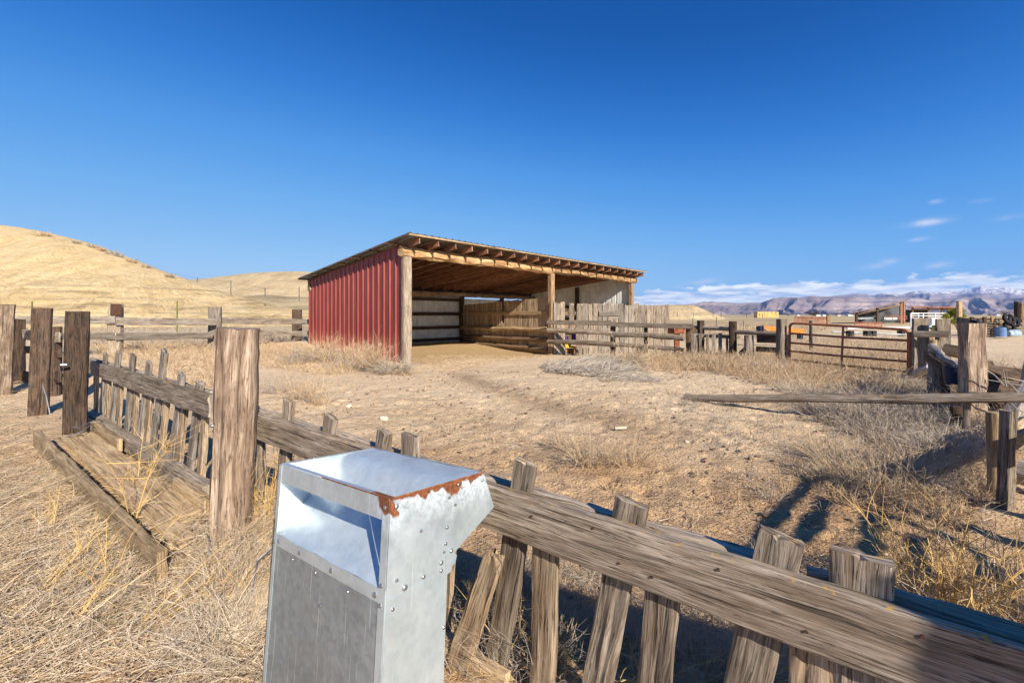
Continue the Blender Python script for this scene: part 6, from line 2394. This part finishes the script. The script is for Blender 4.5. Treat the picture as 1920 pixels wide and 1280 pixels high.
M_PALEWEED = strawmat('pale_weed', [(.62, .53, .41), (.48, .39, .28), (.70, .61, .48), (.34, .27, .20)])
M_BLEACHGRASS = strawmat('bleached_grass', [(.47, .41, .33), (.33, .28, .23), (.60, .53, .42), (.24, .20, .17), (.42, .36, .29)])
vegetation()


# ------------------------------------------------------------------ unseen board and rack added right of the viewer to shade the right corner
def side_shadow_casters():
    """added board and pole rack plus the edge rail, all out of view; they cast the shadow bars in the right foreground"""
    T = thing('board_fence', 'unseen high board added behind and right of the viewer to shade the rail', 'fence', (2.3, -.9, 0))
    a, b = V(1.66, -.65, 0), V(3.6, -1.40, 0)
    MB().board(a + Z3 * 1.60, b + Z3 * 1.60, .36, .04, Z3, end=.01).build('board', W_BARN, T)
    for q in (a * .9 + b * .1, b):
        MB().log([q - Z3 * .1 - V(0, .08, 0), q + Z3 * 1.80 - V(0, .08, 0)], .05, 9).build('post', W_GREY, T)
    T = thing('shadow_rack', 'unseen raised pole rack added right of the viewer to cast shadow bars', 'rack', (2.8, .5, 0))
    hz = 1.25
    dr = unit(V(.69, .72, 0))
    for (x, y), L in (((3.41, 1.45), 2.0), ((3.33, 1.09), 1.3), ((3.49, .88), 1.3), ((3.53, .62), 1.2), ((3.68, .35), 1.2)):
        q = V(x, y, hz)
        MB().log([q, q - dr * L], .027, 9, jit=.003, wob=.004).build('pole', W_GREY, T)
    MB().log([V(3.38, 1.57, hz - .07), V(3.68, .12, hz - .07)], .028, 9, jit=.003).build('beam', W_GREY, T)
    for x, y in ((3.40, 1.52), (3.67, .17), (2.25, .03), (2.88, -.48)):
        MB().log([V(x, y, -.1), V(x, y, hz)], .05, 9).build('post', W_GREY, T)
    T = thing('rail', 'loose heavy rail running on from the two stakes at the right edge', 'rail', (4.1, 2.75, .6))
    MB().board(V(3.27, 2.38, .60), V(5.43, 3.45, .62), .17, .05, Z3, jit=.003).build('rail_board', W_GREY, T)
    MB().log([V(3.42, 2.45, -.1), V(3.42, 2.45, .62)], .05, 9).build('post', W_GREY, T)
    MB().log([V(5.33, 3.43, -.1), V(5.33, 3.43, .66)], .06, 9).build('post', W_GREY, T)


side_shadow_casters()


def haze():
    me = bpy.data.meshes.new('haze')
    x0, x1, y0, y1, z0, z1 = -9000, 42000, -500, 20000, -60, 960
    vs = [(x, y, z) for z in (z0, z1) for y in (y0, y1) for x in (x0, x1)]
    me.from_pydata(vs, [], [(0, 2, 3, 1), (4, 5, 7, 6), (0, 1, 5, 4), (2, 6, 7, 3), (0, 4, 6, 2), (1, 3, 7, 5)])
    o = bpy.data.objects.new('haze', me)
    C.objects.link(o)
    tag(o, kind='stuff', label='thin blue air between the viewer and the mountains', cat='haze')
    m = bpy.data.materials.new('air')
    m.use_nodes = True
    t = m.node_tree
    t.nodes.clear()
    out = N(t, 'ShaderNodeOutputMaterial')
    v = N(t, 'ShaderNodeVolumePrincipled')
    v.inputs['Color'].default_value = (.26, .50, 1.0, 1)
    v.inputs['Density'].default_value = HAZE
    v.inputs['Anisotropy'].default_value = 0.0
    t.links.new(v.outputs[0], out.inputs['Volume'])
    me.materials.append(m)


def crest_bushes():
    bpy.context.view_layer.update()
    dg = bpy.context.evaluated_depsgraph_get()
    for k, (px, py, r_) in enumerate(((80, 441, 1.1), (145, 455, .7), (176, 463, .9), (192, 469, .8), (212, 476, 1.0), (222, 480, .8), (246, 490, .8), (274, 500, .7), (318, 518, .8))):
        d = Vector(((px - 960) / FPX, 1, (HOR - py - 1.5) / FPX)).normalized()
        ok, loc, nrm, idx, ob, mt = sc.ray_cast(dg, Vector((0, 0, H)) + d * 25, d)
        if not ok or loc.y > 200:
            continue
        S = Stuff()
        tuft(S, loc.x, loc.y, 70, r_ * .75, 1.3, .03, 3, z=loc.z, R0=r_ * .5, droop=.2)
        S.build('desert_bush', M_GREYWEED if k % 3 else M_TANWEED, 'brown dry bush on the crest of the cream hill', 'bush', group='dry bushes along the hill crest', base=np.array(loc))


crest_bushes()
HAZE = 3.0e-5
haze()
print('objects', len(bpy.data.objects), 'polys', sum(len(m.polygons) for m in bpy.data.meshes))
